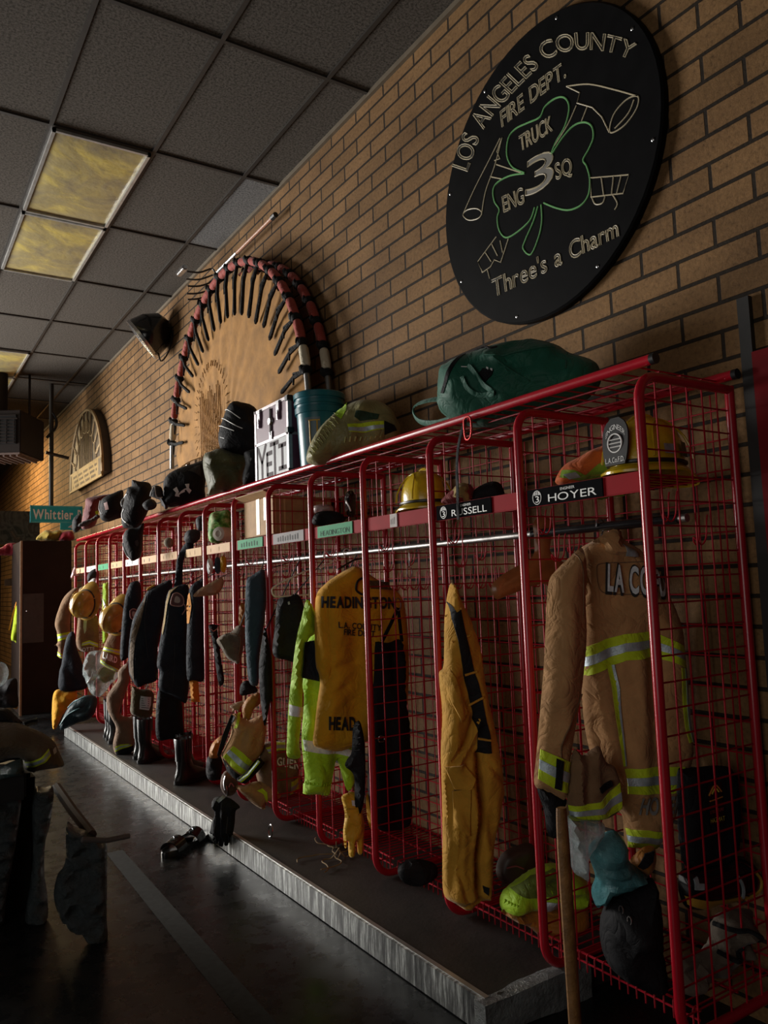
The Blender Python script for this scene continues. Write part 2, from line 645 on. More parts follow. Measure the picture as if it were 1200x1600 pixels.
structure(mb.build('floor', CONC, smooth=False))

# brick wall (4 x 12 inch units)
m, nt, b = nmat('brown_brick')
tc = nt.nodes.new('ShaderNodeTexCoord'); sp = nt.nodes.new('ShaderNodeSeparateXYZ'); cb = nt.nodes.new('ShaderNodeCombineXYZ')
nt.links.new(tc.outputs['Object'], sp.inputs[0])
sm = nt.nodes.new('ShaderNodeMath'); sm.operation = 'ADD'
nt.links.new(sp.outputs[0], sm.inputs[0]); nt.links.new(sp.outputs[1], sm.inputs[1])
nt.links.new(sm.outputs[0], cb.inputs[0]); nt.links.new(sp.outputs[2], cb.inputs[1])
bk = nt.nodes.new('ShaderNodeTexBrick')
bk.inputs['Scale'].default_value = 1.0
bk.inputs['Brick Width'].default_value = 0.3048
bk.inputs['Row Height'].default_value = 0.0985
bk.inputs['Mortar Size'].default_value = 0.0075
bk.inputs['Mortar Smooth'].default_value = 0.25
bk.inputs['Bias'].default_value = 0.0
bk.inputs['Color1'].default_value = (.195, .112, .050, 1)
bk.inputs['Color2'].default_value = (.250, .145, .068, 1)
bk.inputs['Mortar'].default_value = (.024, .017, .012, 1)
nt.links.new(cb.outputs[0], bk.inputs['Vector'])
nz = noise_node(nt, 55, 5, .7, cb.outputs[0]); nz2 = noise_node(nt, 2.3, 4, .5, cb.outputs[0])
rz = ramp(nt, nz.outputs[0], [(.28, (.38, .34, .30)), (.42, (.86, .84, .80)), (.75, (1.25, 1.22, 1.15))])
rz2 = ramp(nt, nz2.outputs[0], [(.3, (.70, .66, .62)), (.7, (1.18, 1.16, 1.10))])
mm = nt.nodes.new('ShaderNodeMixRGB'); mm.blend_type = 'MULTIPLY'; mm.inputs[0].default_value = 1
nt.links.new(bk.outputs['Color'], mm.inputs[1]); nt.links.new(rz.outputs[0], mm.inputs[2])
mm2 = nt.nodes.new('ShaderNodeMixRGB'); mm2.blend_type = 'MULTIPLY'; mm2.inputs[0].default_value = 1
nt.links.new(mm.outputs[0], mm2.inputs[1]); nt.links.new(rz2.outputs[0], mm2.inputs[2])
nt.links.new(mm2.outputs[0], b.inputs['Base Color'])
b.inputs['Roughness'].default_value = .8
b.inputs['Specular IOR Level'].default_value = .25
hm = nt.nodes.new('ShaderNodeMath'); hm.operation = 'MULTIPLY_ADD'
nt.links.new(nz.outputs[0], hm.inputs[0]); hm.inputs[1].default_value = .35
iv = nt.nodes.new('ShaderNodeMath'); iv.operation = 'SUBTRACT'; iv.inputs[0].default_value = 1
nt.links.new(bk.outputs['Fac'], iv.inputs[1]); nt.links.new(iv.outputs[0], hm.inputs[2])
bump(nt, b, hm.outputs[0], .8, .010)
BRICK = m
structure(MB().box((0, RM['y0'], FZ), (.2, RM['y1'], CEIL+.1)).build('wall_right', BRICK, smooth=False, origin=(0, 0, 0)))
structure(MB().box((RM['x0'], RM['y1'], FZ), (.2, RM['y1']+.2, CEIL+.1)).build('wall_far', BRICK, smooth=False, origin=(0, 0, 0)))
DARKW = plain('dark_painted_block', (.05, .045, .04), .8)
structure(MB().box((RM['x0'], RM['y0']-.2, FZ), (.2, RM['y0'], CEIL+.1)).build('wall_near', DARKW, smooth=False))
# left wall: block piers between tall bay doors
mb = MB()
for a, c in ((-3, -1.2), (2.0, 9.1), (12.9, 21)):
    mb.box((RM['x0']-.2, a, FZ), (RM['x0'], c, CEIL+.1))
mb.box((RM['x0']-.2, -1.2, 3.6), (RM['x0'], 2.0, CEIL+.1)); mb.box((RM['x0']-.2, 9.1, 3.6), (RM['x0'], 12.9, CEIL+.1))
structure(mb.build('wall_left', DARKW, smooth=False))

# suspended ceiling: speckled 2 x 4 ft tiles in a dark grid
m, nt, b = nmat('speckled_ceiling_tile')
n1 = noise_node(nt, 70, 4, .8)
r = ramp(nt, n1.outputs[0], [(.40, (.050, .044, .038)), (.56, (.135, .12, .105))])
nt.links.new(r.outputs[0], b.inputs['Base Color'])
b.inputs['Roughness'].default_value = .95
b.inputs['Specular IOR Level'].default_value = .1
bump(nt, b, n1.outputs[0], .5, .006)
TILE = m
structure(MB().box((RM['x0'], RM['y0'], CEIL), (0.2, RM['y1'], CEIL+.1)).build('ceiling', TILE, smooth=False))
GRID = plain('bronze_ceiling_grid', (.035, .030, .026), .5)
YR0, TL, X1, TW = 3.6437, 1.2192, .2837, .6283
mb = MB()
for i in range(-5, 15):
    y = YR0+i*TL
    mb.box((-4.8, y-.012, CEIL-.012), (0, y+.012, CEIL))
for k in range(0, 8):
    x = -(X1+k*TW)
    mb.box((x-.012, RM['y0'], CEIL-.0125), (x+.012, RM['y1'], CEIL-.0005))
structure(mb.build('trim_1', GRID, smooth=False))
m2 = TILE.copy(); m2.name = 'pale_ceiling_tile'
rr_ = [n for n in m2.node_tree.nodes if n.type == 'VALTORGB'][0]
rr_.color_ramp.elements[0].color = (.10, .10, .10, 1); rr_.color_ramp.elements[1].color = (.25, .25, .25, 1)
structure(MB().box((-X1+.013, YR0+TL+.013, CEIL-.004), (-.023, YR0+2*TL-.013, CEIL+.004)).build('trim_8', m2, smooth=False))
TRIMW = plain('warm_wall_angle', (.15, .12, .085), .5)
structure(MB().box((-.022, RM['y0'], CEIL-.03), (0, RM['y1'], CEIL)).build('trim_2', TRIMW, smooth=False))

# ceiling lights, unlit, stained lenses
m, nt, b = nmat('stained_light_lens')
n1 = noise_node(nt, 2.6, 5, .6); n1.inputs['Distortion'].default_value = 1.2
r = ramp(nt, n1.outputs[0], [(.34, (.30, .26, .18)), (.52, (.46, .38, .17)), (.68, (.72, .58, .16))])
nt.links.new(r.outputs[0], b.inputs['Base Color'])
b.inputs['Roughness'].default_value = .35
n2 = noise_node(nt, 5, 4, .6)
bump(nt, b, n2.outputs[0], .4, .03)
LENS = m
LFR = plain('light_frame_metal', (.55, .55, .53), .35, .6)
lab = {1: 'yellow-stained square light panel in the ceiling, the nearer of the front pair',
       2: 'yellow-stained light panel in the ceiling, the farther of the front pair, below the nearer one',
       5: 'yellowed ceiling light panel at the left edge, far from the front pair',
       6: 'yellowed ceiling light panel at the left edge, farthest of all, above the heater'}
for i in (1, 2, 5, 6):
    xa, xb = -(X1+2*TW)+.013, -(X1+TW)-.013
    y0, y1 = YR0+i*TL+.013, YR0+(i+1)*TL-.013
    root = empty('ceiling_light', ((xa+xb)/2, (y0+y1)/2, CEIL-.03))
    tag(root, lab[i], 'ceiling light', 'ceiling light panels')
    f = MB()
    for a, c in (((xa, y0, CEIL-.03), (xa+.02, y1, CEIL-.001)), ((xb-.02, y0, CEIL-.03), (xb, y1, CEIL-.001)),
                 ((xa, y0, CEIL-.03), (xb, y0+.02, CEIL-.001)), ((xa, y1-.02, CEIL-.03), (xb, y1, CEIL-.001))):
        f.box(a, c)
    f.build('frame', LFR, root, False)
    v = []; fs = []
    for a in range(13):
        for c in range(21):
            u, t = a/12, c/20
            v.append((xa+.02+(xb-xa-.04)*u, y0+.02+(y1-y0-.04)*t, CEIL-.012-.02*math.sin(math.pi*u)**.5*math.sin(math.pi*t)**.5))
    for a in range(12):
        for c in range(20):
            fs.append((a*21+c, a*21+c+1, (a+1)*21+c+1, (a+1)*21+c))
    link('lens', v, fs, LENS, root, recalc=False)

# platform the lockers stand over: dark board top, worn metal face, white reflection streaks painted in
PT, PX, PY0, PY1 = .053, -.755, 2.03, 8.6
m, nt, b = nmat('scuffed_board_top')
n1 = noise_node(nt, 4, 6, .65)
r = ramp(nt, n1.outputs[0], [(.3, (.012, .011, .010)), (.75, (.042, .037, .033))])
nt.links.new(r.outputs[0], b.inputs['Base Color'])
b.inputs['Roughness'].default_value = .55
n2 = noise_node(nt, 60, 3, .6); bump(nt, b, n2.outputs[0], .3, .004)
PTOP = m
m, nt, b = nmat('streaked_metal_face')
tc = nt.nodes.new('ShaderNodeTexCoord'); mp = nt.nodes.new('ShaderNodeMapping')
mp.inputs['Scale'].default_value = (1, 17, 1.6)
nt.links.new(tc.outputs['Object'], mp.inputs[0])
n1 = noise_node(nt, 2.2, 7, .75, mp.outputs[0])
r = ramp(nt, n1.outputs[0], [(.42, (.03, .031, .031)), (.52, (.15, .155, .15)), (.66, (.74, .77, .74))])
nt.links.new(r.outputs[0], b.inputs['Base Color'])
b.inputs['Metallic'].default_value = .25
b.inputs['Roughness'].default_value = .38
bump(nt, b, n1.outputs[0], .35, .006)
PFACE = m
mb = MB()
mb.box((PX+.012, PY0, FZ), (-.001, PY1, PT-.002), 0)
structure(mb.build('trim_3', [PTOP], smooth=False))
structure(MB().box((PX, PY0, FZ+.004), (PX+.012, PY1, PT)).build('trim_4', PFACE, smooth=False))
structure(MB().box((PX+.012, PY0, PT-.002), (PX+.030, PY1, PT+.003)).build('trim_5', plain('worn_metal_edge', (.5, .5, .48), .35, .7), smooth=False))
# crumpled tape and plastic over the near end of the platform
def crumple(a, b, n, amp, seed, name, mat, parent=None, freq=22):
    bm = bmesh.new()
    bmesh.ops.create_cube(bm, size=1.0)
    bmesh.ops.subdivide_edges(bm, edges=bm.edges[:], cuts=n, use_grid_fill=True)
    rnd = random.Random(seed)
    K = [(Vector((rnd.uniform(-1, 1), rnd.uniform(-1, 1), rnd.uniform(-1, 1)))*freq*f_, rnd.uniform(0, 6), 1/f_) for f_ in (.5, 1, 1, 2, 3)]
    a = Vector(a); b = Vector(b); c = (a+b)/2
    v = []
    for q in bm.verts:
        p = Vector((c.x+q.co.x*(b.x-a.x), c.y+q.co.y*(b.y-a.y), c.z+q.co.z*(b.z-a.z)))
        d = sum(abs(math.sin(k.dot(p)+ph))*w_ for k, ph, w_ in K)/3-.4
        v.append(p+(q.co.normalized())*d*amp)
    bm.verts.ensure_lookup_table()
    f = [[q.index for q in g.verts] for g in bm.faces]
    bm.free()
    return link(name, v, f, mat, parent)
wr_ = crumple((PX-.012, PY0-.03, FZ+.01), (-.32, PY0+.012, PT-.004), 14, .018, 3, 'end_wrapping', film('grey_tape_wrap', (.20, .22, .22), 1.0))
tag(wr_, 'crumpled grey tape and plastic wrapped over the near end of the platform', 'wrapping')

# painted floor stripe
sd = plain('worn_grey_floor_paint', (.024, .026, .027), .8, 0, .35, 30, 0, 0, .2)
mb = MB()
mb.add([(-1.29, 4.6, FZ+.0015), (-1.20, 4.6, FZ+.0015), (-1.26, 1.9, FZ+.0015), (-1.36, 1.9, FZ+.0015)], [(0, 1, 2, 3)])
structure(link('trim_6', mb.v, mb.f, sd, smooth=False, recalc=False))

# red door at the right end
structure(MB().box((-.030, .55, FZ), (-.004, 1.41, 2.06)).build('door_1', plain('red_door_paint', (.20, .006, .010), .3), smooth=False))
structure(MB().box((-.022, 1.411, FZ), (-.001, 1.452, 2.25)).build('trim_7', plain('black_jamb', (.02, .018, .017), .5), smooth=False))

# ================================================================ the red locker run
RY0, RS, RN = 1.497, .5277, 15
RX, RB = -.485, -.03
FB, FT = .071, 1.955
PR = .0155
rack = empty('gear_locker_run', (-.25, RY0+RS*RN/2, FB-PR))
tag(rack, 'long row of open red wire-mesh turnout gear lockers along the brick wall', 'gear lockers')

def corner(cx, cz, r, a0, a1, y, k=7):
    return [(cx+r*math.cos(math.radians(a0+(a1-a0)*i/k)), y, cz+r*math.sin(math.radians(a0+(a1-a0)*i/k))) for i in range(k+1)]

def frame_mesh(y):
    f = MB()
    rt, rb = .075, .085
    path = [(RB, y, FB)]+[(RX+rb+.02, y, FB)]+corner(RX+rb, FB+rb, rb, -90, -180, y)[0:] + corner(RX+rt, FT-rt, rt, 180, 90, y)+[(RB, y, FT)]
    f.tube(path, PR, 12)
    f.tube([(RB, y, FB-.0), (RB, y, FT+.012)], PR, 12)
    return f
def mesh_panel(y):
    g = MB()
    for k in range(1, 6):
        x = RX+k*.0762
        g.tube([(x, y, FB), (x, y, FT)], .0029, 5)
    z = FB+.062
    while z < FT-.03:
        g.tube([(RX+.008, y+.004, z), (RB-.005, y+.004, z)], .0029, 5)
        z += .0762
    return g
frames = []
for i in range(RN+1):
    y = RY0+i*RS
    if i == 0:
        fr = frame_mesh(y).build('side_frame', RED, rack)
        mesh_panel(y).build('mesh_panel', REDW, fr)
    else:
        fr = dup(frames[0], (0, 0, 0), rack)
        fr.location = frames[0].location+Vector((0, i*RS, 0))
        WL[fr.name] = WL[frames[0].name]+Vector((0, i*RS, 0))
    frames.append(fr)

# top shelf: front and rear tubes, wires between
Y0, Y1 = RY0-.035, RY0+RN*RS+.03
ZT = FT+.042
mb = MB(); mb.tube([(-.455, Y0, ZT), (-.455, Y1, ZT)], .0165, 12, 0); mb.tube([(-.455, Y0-.012, ZT), (-.455, Y0+.004, ZT)], .0175, 12, 1)
mb.build('top_rail', [RED, BLACKP], rack)
mb = MB(); mb.tube([(-.05, Y0, ZT), (-.05, Y1, ZT)], .0165, 12, 0); mb.tube([(-.05, Y0-.012, ZT), (-.05, Y0+.004, ZT)], .0175, 12, 1)
mb.build('top_rail', [RED, BLACKP], rack)
mb = MB()
y = Y0+.06
while y < Y1:
    mb.tube([(-.455, y, ZT-.010), (-.05, y, ZT-.010)], .0029, 5); y += .0762
for x in (-.36, -.255, -.15):
    mb.tube([(x, Y0+.05, ZT-.015), (x, Y1, ZT-.015)], .0035, 5)
mb.build('top_wire_shelf', REDW, rack)

# rear grids, bottom shelves, name shelves
def rear_grid(y):
    g = MB()
    for k in range(1, 7):
        g.tube([(RB+.004, y+k*RS/7, FB), (RB+.004, y+k*RS/7, FT)], .0027, 5)
    z = FB+.1
    while z < FT:
        g.tube([(RB, y+.01, z), (RB, y+RS-.01, z)], .0027, 5); z += .1016
    return g
def bottom_shelf(y):
    g = MB()
    k = 0
    yy = y+.035
    while yy < y+RS-.02:
        g.tube([(RB+.01, yy, .122), (-.377, yy, .122), (-.385, yy, .115), (-.385, yy, .066)], .0029, 5); yy += .0335
    g.tube([(-.383, y+.015, .094), (-.383, y+RS-.015, .094)], .0035, 6)
    g.tube([(-.377, y+.015, .118), (-.377, y+RS-.015, .118)], .004, 6)
    g.tube([(RB+.01, y+.015, .118), (RB+.01, y+RS-.015, .118)], .004, 6)
    g.tube([(-.2, y+.015, .116), (-.2, y+RS-.015, .116)], .004, 6)
    return g
SZ = 1.668
def name_shelf(y):
    g = MB()
    g.box((-.482, y+.020, SZ-.062), (-.470, y+RS-.020, SZ), 0, .003)
    g.box((-.480, y+.022, SZ-.004), (-.440, y+RS-.022, SZ), 0)
    yy = y+.05
    while yy < y+RS-.03:
        g.tube([(RB, yy, SZ-.004), (-.45, yy, SZ-.004)], .0027, 5); yy += .045
    for x in (-.3, -.12):
        g.tube([(x, y+.015, SZ-.009), (x, y+RS-.015, SZ-.009)], .0032, 5)
    return g
REDM = plain('red_shelf_channel', (.30, .006, .012), .65, 0, .12, 10, 0, 0, .1)
proto = {}
shelves = []
for i in range(RN):
    y = RY0+i*RS
    for nm, fn in (('rear_grid', rear_grid), ('bottom_shelf', bottom_shelf), ('name_shelf', name_shelf)):
        if i == 0:
            proto[nm] = fn(y).build(nm, REDW if nm != 'name_shelf' else REDM, rack); o = proto[nm]
        else:
            o = dup(proto[nm], (0, 0, 0), rack); o.location = proto[nm].location+Vector((0, i*RS, 0)); WL[o.name] = WL[proto[nm].name]+Vector((0, i*RS, 0))
        if nm == 'name_shelf': shelves.append(o)

# name plates on the shelf fronts
PLB = plain('black_name_plate', (.010, .010, .011), .9, 0, .1, 10, 0, 0, .0); PLG = plain('green_name_plate', (.06, .30, .15), .65, 0, .1, 10, 0, 0, .12)
PLC = plain('cream_name_plate', (.62, .42, .26), .65, 0, .1, 10, 0, 0, .12); PLS = plain('grey_name_plate', (.30, .28, .28), .65, 0, .1, 10, 0, 0, .12)
PLO = plain('orange_name_plate', (.58, .40, .22), .65, 0, .1, 10, 0, 0, .12); PLR = plain('silver_label', (.55, .5, .48), .65, 0, .1, 10, 0, 0, .12); PLD = plain('dark_green_lettering', (.01, .06, .03), .65, 0, .1, 10, 0, 0, .12)

def plate(i, mat, txt=None, sub=None, lm=None, rng=(.035, .37), badge=False, marks=0, lab=None):
    y1 = RY0+(i+1)*RS-rng[0]; y0 = RY0+(i+1)*RS-rng[1]
    x = -.4845; za, zb = SZ-.060, SZ-.002
    mb = MB().box((x-.003, y0, za), (x+.0026, y1, zb), 0)
    X = x-.0042
    L = y1-y0; H = zb-za
    def put(t, u0, u1, v0, v1, mi=1):
        text_map(t, lambda a, q: (X, y1-L*(u0+(u1-u0)*a), za+H*(v0+(v1-v0)*q)), mb, mi)
    if txt: put(txt, .30 if badge else .10, .93, .14, .60)
    if sub: put(sub, .47, .66, .70, .86)
    if badge:
        cy, cz, rr = y1-L*.145, za+H*.48, H*.40
        ring = [(X, cy+rr*.86*math.cos(t*math.pi/10), cz+rr*math.sin(t*math.pi/10)) for t in range(20)]
        mb.tube(ring, .0016, 5, 1, closed=True)
        for k in range(7):
            a = math.pi*(k+.5)/7
            mb.box((X-.0006, cy+rr*.8*math.cos(a)-.002, cz+rr*.35), (X, cy+rr*.8*math.cos(a)+.002, cz+rr*.35+rr*.5*math.sin(a)), 1)
        text_map('3', lambda a, q: (X, cy+rr*.38-rr*.76*a, cz-rr*.72+rr*1.0*q), mb, 1)
    for k in range(marks):
        u = .16+.72*k/max(1, marks)
        mb.box((X-.0005, y1-L*(u+.035), za+H*.22), (X, y1-L*u, za+H*(.62+.12*((k*7) % 3)/2)), 1)
    o = mb.build('name_plate', [mat, lm or LETW], shelves[i], smooth=False)
    if lab: o['label'] = lab
plate(0, PLB, 'HOYER', 'ENGINEER', badge=True, lab='black plate with white name lettering')
plate(1, PLB, 'RUSSELL', 'ENGINEER', badge=True, lab='black plate with white name lettering and round badge')
plate(2, PLR, None, None, LETB, (.22, .275), marks=3, lab='small silver label on the red shelf front')
plate(3, PLG, 'HEADINGTON', None, PLD, (.07, .42), lab='green plate with dark green lettering')
plate(4, PLS, None, None, LETB, (.06, .44), marks=9, lab='grey plate')
plate(5, PLG, None, None, PLD, (.06, .44), marks=7, lab='green plate')
plate(6, PLC, None, None, PLO, (.04, .46), marks=2, lab='cream plate')
plate(7, PLO, None, None, PLC, (.05, .46), marks=3, lab='pale orange plate')
plate(8, PLC, None, None, PLO, (.05, .46), marks=4)
for i in range(9, 15):
    plate(i, (PLC, WHITEP, PLO, PLG, WHITEP, PLC)[i-9], None, None, LETB, (.05, .46), marks=2)

# garment rod with end collars, wire hooks
mb = MB().tube([(-.27, RY0+.02, 1.532), (-.27, Y1-.03, 1.532)], .0135, 12)
mb.tube([(-.27, RY0+.05, 1.532), (-.27, 2.20, 1.532)], .0165, 12, 1)
mb.build('garment_rod', [DSTEEL, BLACKG], rack)

def hook(x, y, z, s=1):
    h_ = MB()
    for dy in (-.014, .014):
        P = [(x, y+dy, z+.02), (x-.006*s, y+dy, z), (x-.012*s, y+dy*.9, z-.05), (x-.03*s, y+dy*.7, z-.072), (x-.05*s, y+dy*.4, z-.06), (x-.056*s, y, z-.048)]
        h_.tube(catmull(P, False, 3), .0026, 5)
    return h_
h0 = None
for i in range(0, 8):
    for (x, dy, z) in ((-.34, .012, 1.59), (-.20, .012, 1.52), (-.40, RS*.80, 1.49)):
        y = RY0+i*RS+dy
        if h0 is None:
            h0 = hook(x, y, z).build('hook', REDW, rack); hp = Vector((x, y, z))
        else:
            o = dup(h0, (0, 0, 0), rack); o.location = h0.location+Vector((x, y, z))-hp
for i in range(1, 4):
    for k in range(4):
        o = dup(h0, (0, 0, 0), rack); o.location = h0.location+Vector((RB-.004, RY0+i*RS+.13+k*.085, 1.40))-hp

# ================================================================ on the wall
# round black station sign
SC = Vector((-.018, 2.305, 3.10)); SR = .645
sign = empty('station_sign', SC)
tag(sign, 'large round black sign with carved lettering and a clover, high on the brick wall', 'sign')
def ondisc(p, off=.0):
    q = atX(p, -.036)
    return Vector((-.036-off, q.y, q.z))
mb = MB()
k = 64
ring = lambda r, x: [(x, SC.y+r*math.cos(2*math.pi*i/k), SC.z+r*math.sin(2*math.pi*i/k)) for i in range(k)]
v = ring(SR, -.004)+ring(SR, -.028)+ring(SR-.008, -.036)
f = []
for a in (0, 1):
    for i in range(k): f.append((a*k+i, a*k+(i+1) % k, (a+1)*k+(i+1) % k, (a+1)*k+i))
f.append(list(range(2*k, 3*k))); f.append(list(range(k))[::-1])
link('disc', v, f, plain('black_sign_board', (.0065, .0065, .007), .5, 0, .2, 10, 0, 0, .06), sign)
CREAM = plain('cream_carved_edge', (.50, .43, .29), .45, 0, .1); SGRN = plain('green_carved_edge', (.16, .42, .15), .45, 0, .1)
SFILL = plain('carved_letter_face', (.03, .028, .024), .5); S3 = plain('grey_numeral_face', (.22, .21, .19), .5)
def cpx(c): return (600+c[0]/2.0, c[1]/2.0)
def sline(name, pts, mat, r=.0032, closed=False, smooth=True):
    P = [ondisc(cpx(p), .001) for p in pts]
    P = catmull(P, closed, 5) if smooth else P
    MB().tube(P, r, 6, 0, closed).build(name, mat, sign)
sline('clover', [(440, 540), (402, 522), (385, 485), (390, 432), (413, 402), (450, 384), (488, 366), (503, 335), (530, 311), (557, 303), (574, 316), (579, 345), (566, 395), (538, 445), (524, 483),
                 (558, 432), (592, 394), (625, 382), (649, 394), (655, 430), (640, 468), (623, 500), (634, 520), (644, 560), (640, 608), (618, 640), (580, 656), (540, 650), (500, 634)], SGRN, .0040)
sline('clover', [(472, 648), (456, 690), (412, 729), (381, 742), (361, 720), (355, 682), (361, 655), (346, 630), (342, 595), (356, 570), (395, 549), (440, 542)], SGRN, .0040)
sline('clover', [(482, 645), (468, 692), (442, 752), (436, 778), (460, 795), (484, 742), (494, 692), (492, 640)], SGRN, .0040)
for nm, pts, cl, smo in (
    ('fire_horn', [(370, 430), (347, 518), (318, 600), (306, 672)], False, True), ('fire_horn', [(364, 432), (330, 500), (284, 590), (248, 670)], False, True),
    ('fire_horn', [(248, 672), (262, 656), (290, 652), (306, 664), (296, 682), (266, 688)], True, True),
    ('fire_horn', [(370, 430), (354, 474), (363, 496), (346, 502)], False, False), ('fire_horn', [(352, 514), (430, 540)], False, False), ('fire_horn', [(333, 552), (372, 560)], False, False),
    ('fire_horn', [(571, 270), (640, 263), (720, 280), (794, 301)], False, True), ('fire_horn', [(705, 414), (682, 366), (652, 336), (604, 322), (612, 290), (571, 270)], False, False),
    ('fire_horn', [(794, 301), (790, 340), (752, 392), (708, 414), (718, 360), (758, 312)], True, True), ('fire_horn', [(782, 312), (764, 355), (722, 402)], False, True),
    ('fire_horn', [(636, 334), (618, 380)], False, False), ('fire_horn', [(602, 330), (574, 392), (530, 462)], False, True),
    ('hose_end', [(646, 556), (766, 546), (748, 604), (648, 616)], True, False), ('hose_end', [(680, 554), (688, 612)], False, False), ('hose_end', [(718, 551), (712, 610)], False, False), ('hose_end', [(742, 549), (728, 606)], False, False),
    ('hose_end', [(650, 616), (662, 638), (684, 634), (692, 612)], False, True), ('hose_end', [(716, 610), (730, 636), (722, 656)], False, True),
    ('hose_end', [(352, 740), (294, 818), (308, 852), (334, 834), (346, 812), (366, 820), (390, 746)], False, False), ('hose_end', [(318, 790), (336, 818)], False, False), ('hose_end', [(338, 764), (356, 800)], False, False),
    ('hose_end', [(324, 842), (331, 870)], False, False), ('hose_end', [(364, 752), (372, 790)], False, False)):
    sline(nm, pts, CREAM, .0030, cl, smo)
def stext(txt, path, hpx, fillm=SFILL, outl=.0026, name='lettering', up=(-.12, -1)):
    P = catmull([Vector((p[0], p[1])) for p in path], False, 8) if len(path) > 2 else [Vector(p) for p in path]
    L = [0]
    for a, c in zip(P, P[1:]): L.append(L[-1]+(c-a).length)
    T = L[-1]
    def at(s):
        s = min(max(s, 0), 1)*T
        for i in range(len(P)-1):
            if s <= L[i+1] or i == len(P)-2:
                t = (s-L[i])/max(1e-9, L[i+1]-L[i]); return P[i].lerp(P[i+1], t), (P[i+1]-P[i]).normalized()
    mb = MB()
    def fn(a, t):
        p, d = at(a)
        if up is None:
            n_ = Vector((d.y, -d.x)); q = p+n_*hpx*t
        else:
            q = p+Vector(up)*hpx*t
        return ondisc(cpx(q), .0015)
    text_map(txt, fn, mb, 0, True, outl, 1)
    mb.build(name, [fillm, CREAM], sign, smooth=False)
stext('LOS ANGELES COUNTY', [(263, 536), (300, 432), (330, 378), (372, 326), (430, 262), (500, 196), (545, 168), (600, 156), (660, 156), (720, 166), (770, 186)], 56, up=None)
stext('FIRE DEPT.', [(370, 398), (440, 340), (505, 288), (570, 240)], 52)
stext('TRUCK', [(428, 474), (528, 408)], 50)
stext('ENG', [(376, 664), (440, 634)], 52)
stext('SQ', [(540, 562), (590, 540)], 52)
stext('3', [(444, 616), (530, 572)], 118, S3, .0034, 'numeral', up=(.02, -1))
stext("Three's a Charm", [(344, 930), (735, 738)], 58)
for t in range(8):
    a = math.pi*(t+.35)/4
    MB().blob((-.037, SC.y+SR*.95*math.cos(a), SC.z+SR*.95*math.sin(a)), (.005, .008, .008), 0, 0, 1, 0, 1).build('screw', STEEL, sign)

# folded rescue life net leaning on the wall
NC = Vector((0, 5.46, 2.45)); NR = 1.32
net = empty('life_net', (-.16, NC.y, NC.z))
tag(net, 'half-round tan canvas rescue net with red padded rim and black lashings on the wall', 'life net')
CANV = fabric('tan_net_canvas', (.34, .165, .038), .8, .3, 400, .12)
def npt(a, r, x): return Vector((x, NC.y-math.cos(a)*r, NC.z+math.sin(a)*r))   # a=0 at the right end in view
mb = MB()
mb.tube([npt(math.pi*i/60, NR, -.20) for i in range(61)], .020, 10)
mb.build('rim_tube', DSTEEL, net)
mb = MB()
mb.tube([npt(math.pi*i/60, NR, -.055) for i in range(61)], .020, 10)
mb.build('rim_tube', DSTEEL, net)
REDS = fabric('red_rim_padding', (.34, .055, .04), .7, .2, 300); CRM = fabric('cream_rim_tape', (.62, .54, .40), .7, .1)
NL = 20
LA = [math.pi*(.055+.89*i/(NL-1)) for i in range(NL)]
for x in (-.20, -.055):
    for j in range(NL-1):
        a0, a1 = LA[j]+.022, LA[j+1]-.022
        pts = [npt(a0+(a1-a0)*t/8, NR, x) for t in range(9)]
        mb = MB(); mb.tube(pts, [.026, .031, .0315, .0315, .0315, .0315, .0315, .031, .026], 10)
        o = mb.build('rim_pad', CRM if j in (0, NL-2) else REDS, net)
        if j in (0, NL-2): o['label'] = 'cream taped rim section'
# canvas, slightly dished, with a stencilled oval
v = [(-.17, NC.y, NC.z)]; f = []
na, nr = 72, 14
for r_ in range(1, nr+1):
    for a in range(na+1):
        rr = 1.255*r_/nr
        wv = .010*math.sin(a*1.1+r_*.7)+.008*math.sin(a*.37+r_)
        if r_ == nr: rr += .022*math.cos(a*2*math.pi/na*21.5)
        v.append(npt(math.pi*a/na, rr, -.175-.02*(1-(r_/nr)**2)+wv*.6))
for a in range(na): f.append((0, 1+a, 2+a))
for r_ in range(nr-1):
    for a in range(na):
        p = 1+r_*(na+1)+a; f.append((p, p+1, p+na+2, p+na+1))
nv = len(v)
v2 = [Vector((q[0]+.02, q[1], q[2])) for q in v]
cv = link('canvas', v+v2, f+[[i+nv for i in q][::-1] for q in f], CANV, net, recalc=False)
cv['label'] = 'tan canvas half disc'
STEN = fabric('stencil_ink', (.30, .155, .04), .85, .2)
mb = MB()
oc = ((332, 640), 1)
cc = atX((330, 655), -.20)
for k_ in range(46):
    t = 2*math.pi*k_/46
    if math.sin(t) < -.75: continue
    p = Vector((-.205, cc.y+.33*math.cos(t), cc.z+.42*math.sin(t)))
    d = Vector((0, math.cos(t)*.33, math.sin(t)*.42)).normalized()
    mb.tube([p, p+d*.045+Vector((0, .012*math.sin(k_*3), 0))], .004, 4)
for k_ in range(13):
    yy = cc.y-.22+.036*k_
    mb.tube([(-.205, yy, cc.z-.30+.03*math.sin(k_*2.1)), (-.206, yy+.01, cc.z+.22+.05*math.sin(k_*1.3))], .0035, 4)
mb.build('stencil_mark', STEN, cv)
LACE = fabric('black_lashing', (.012, .011, .011), .7, .3)
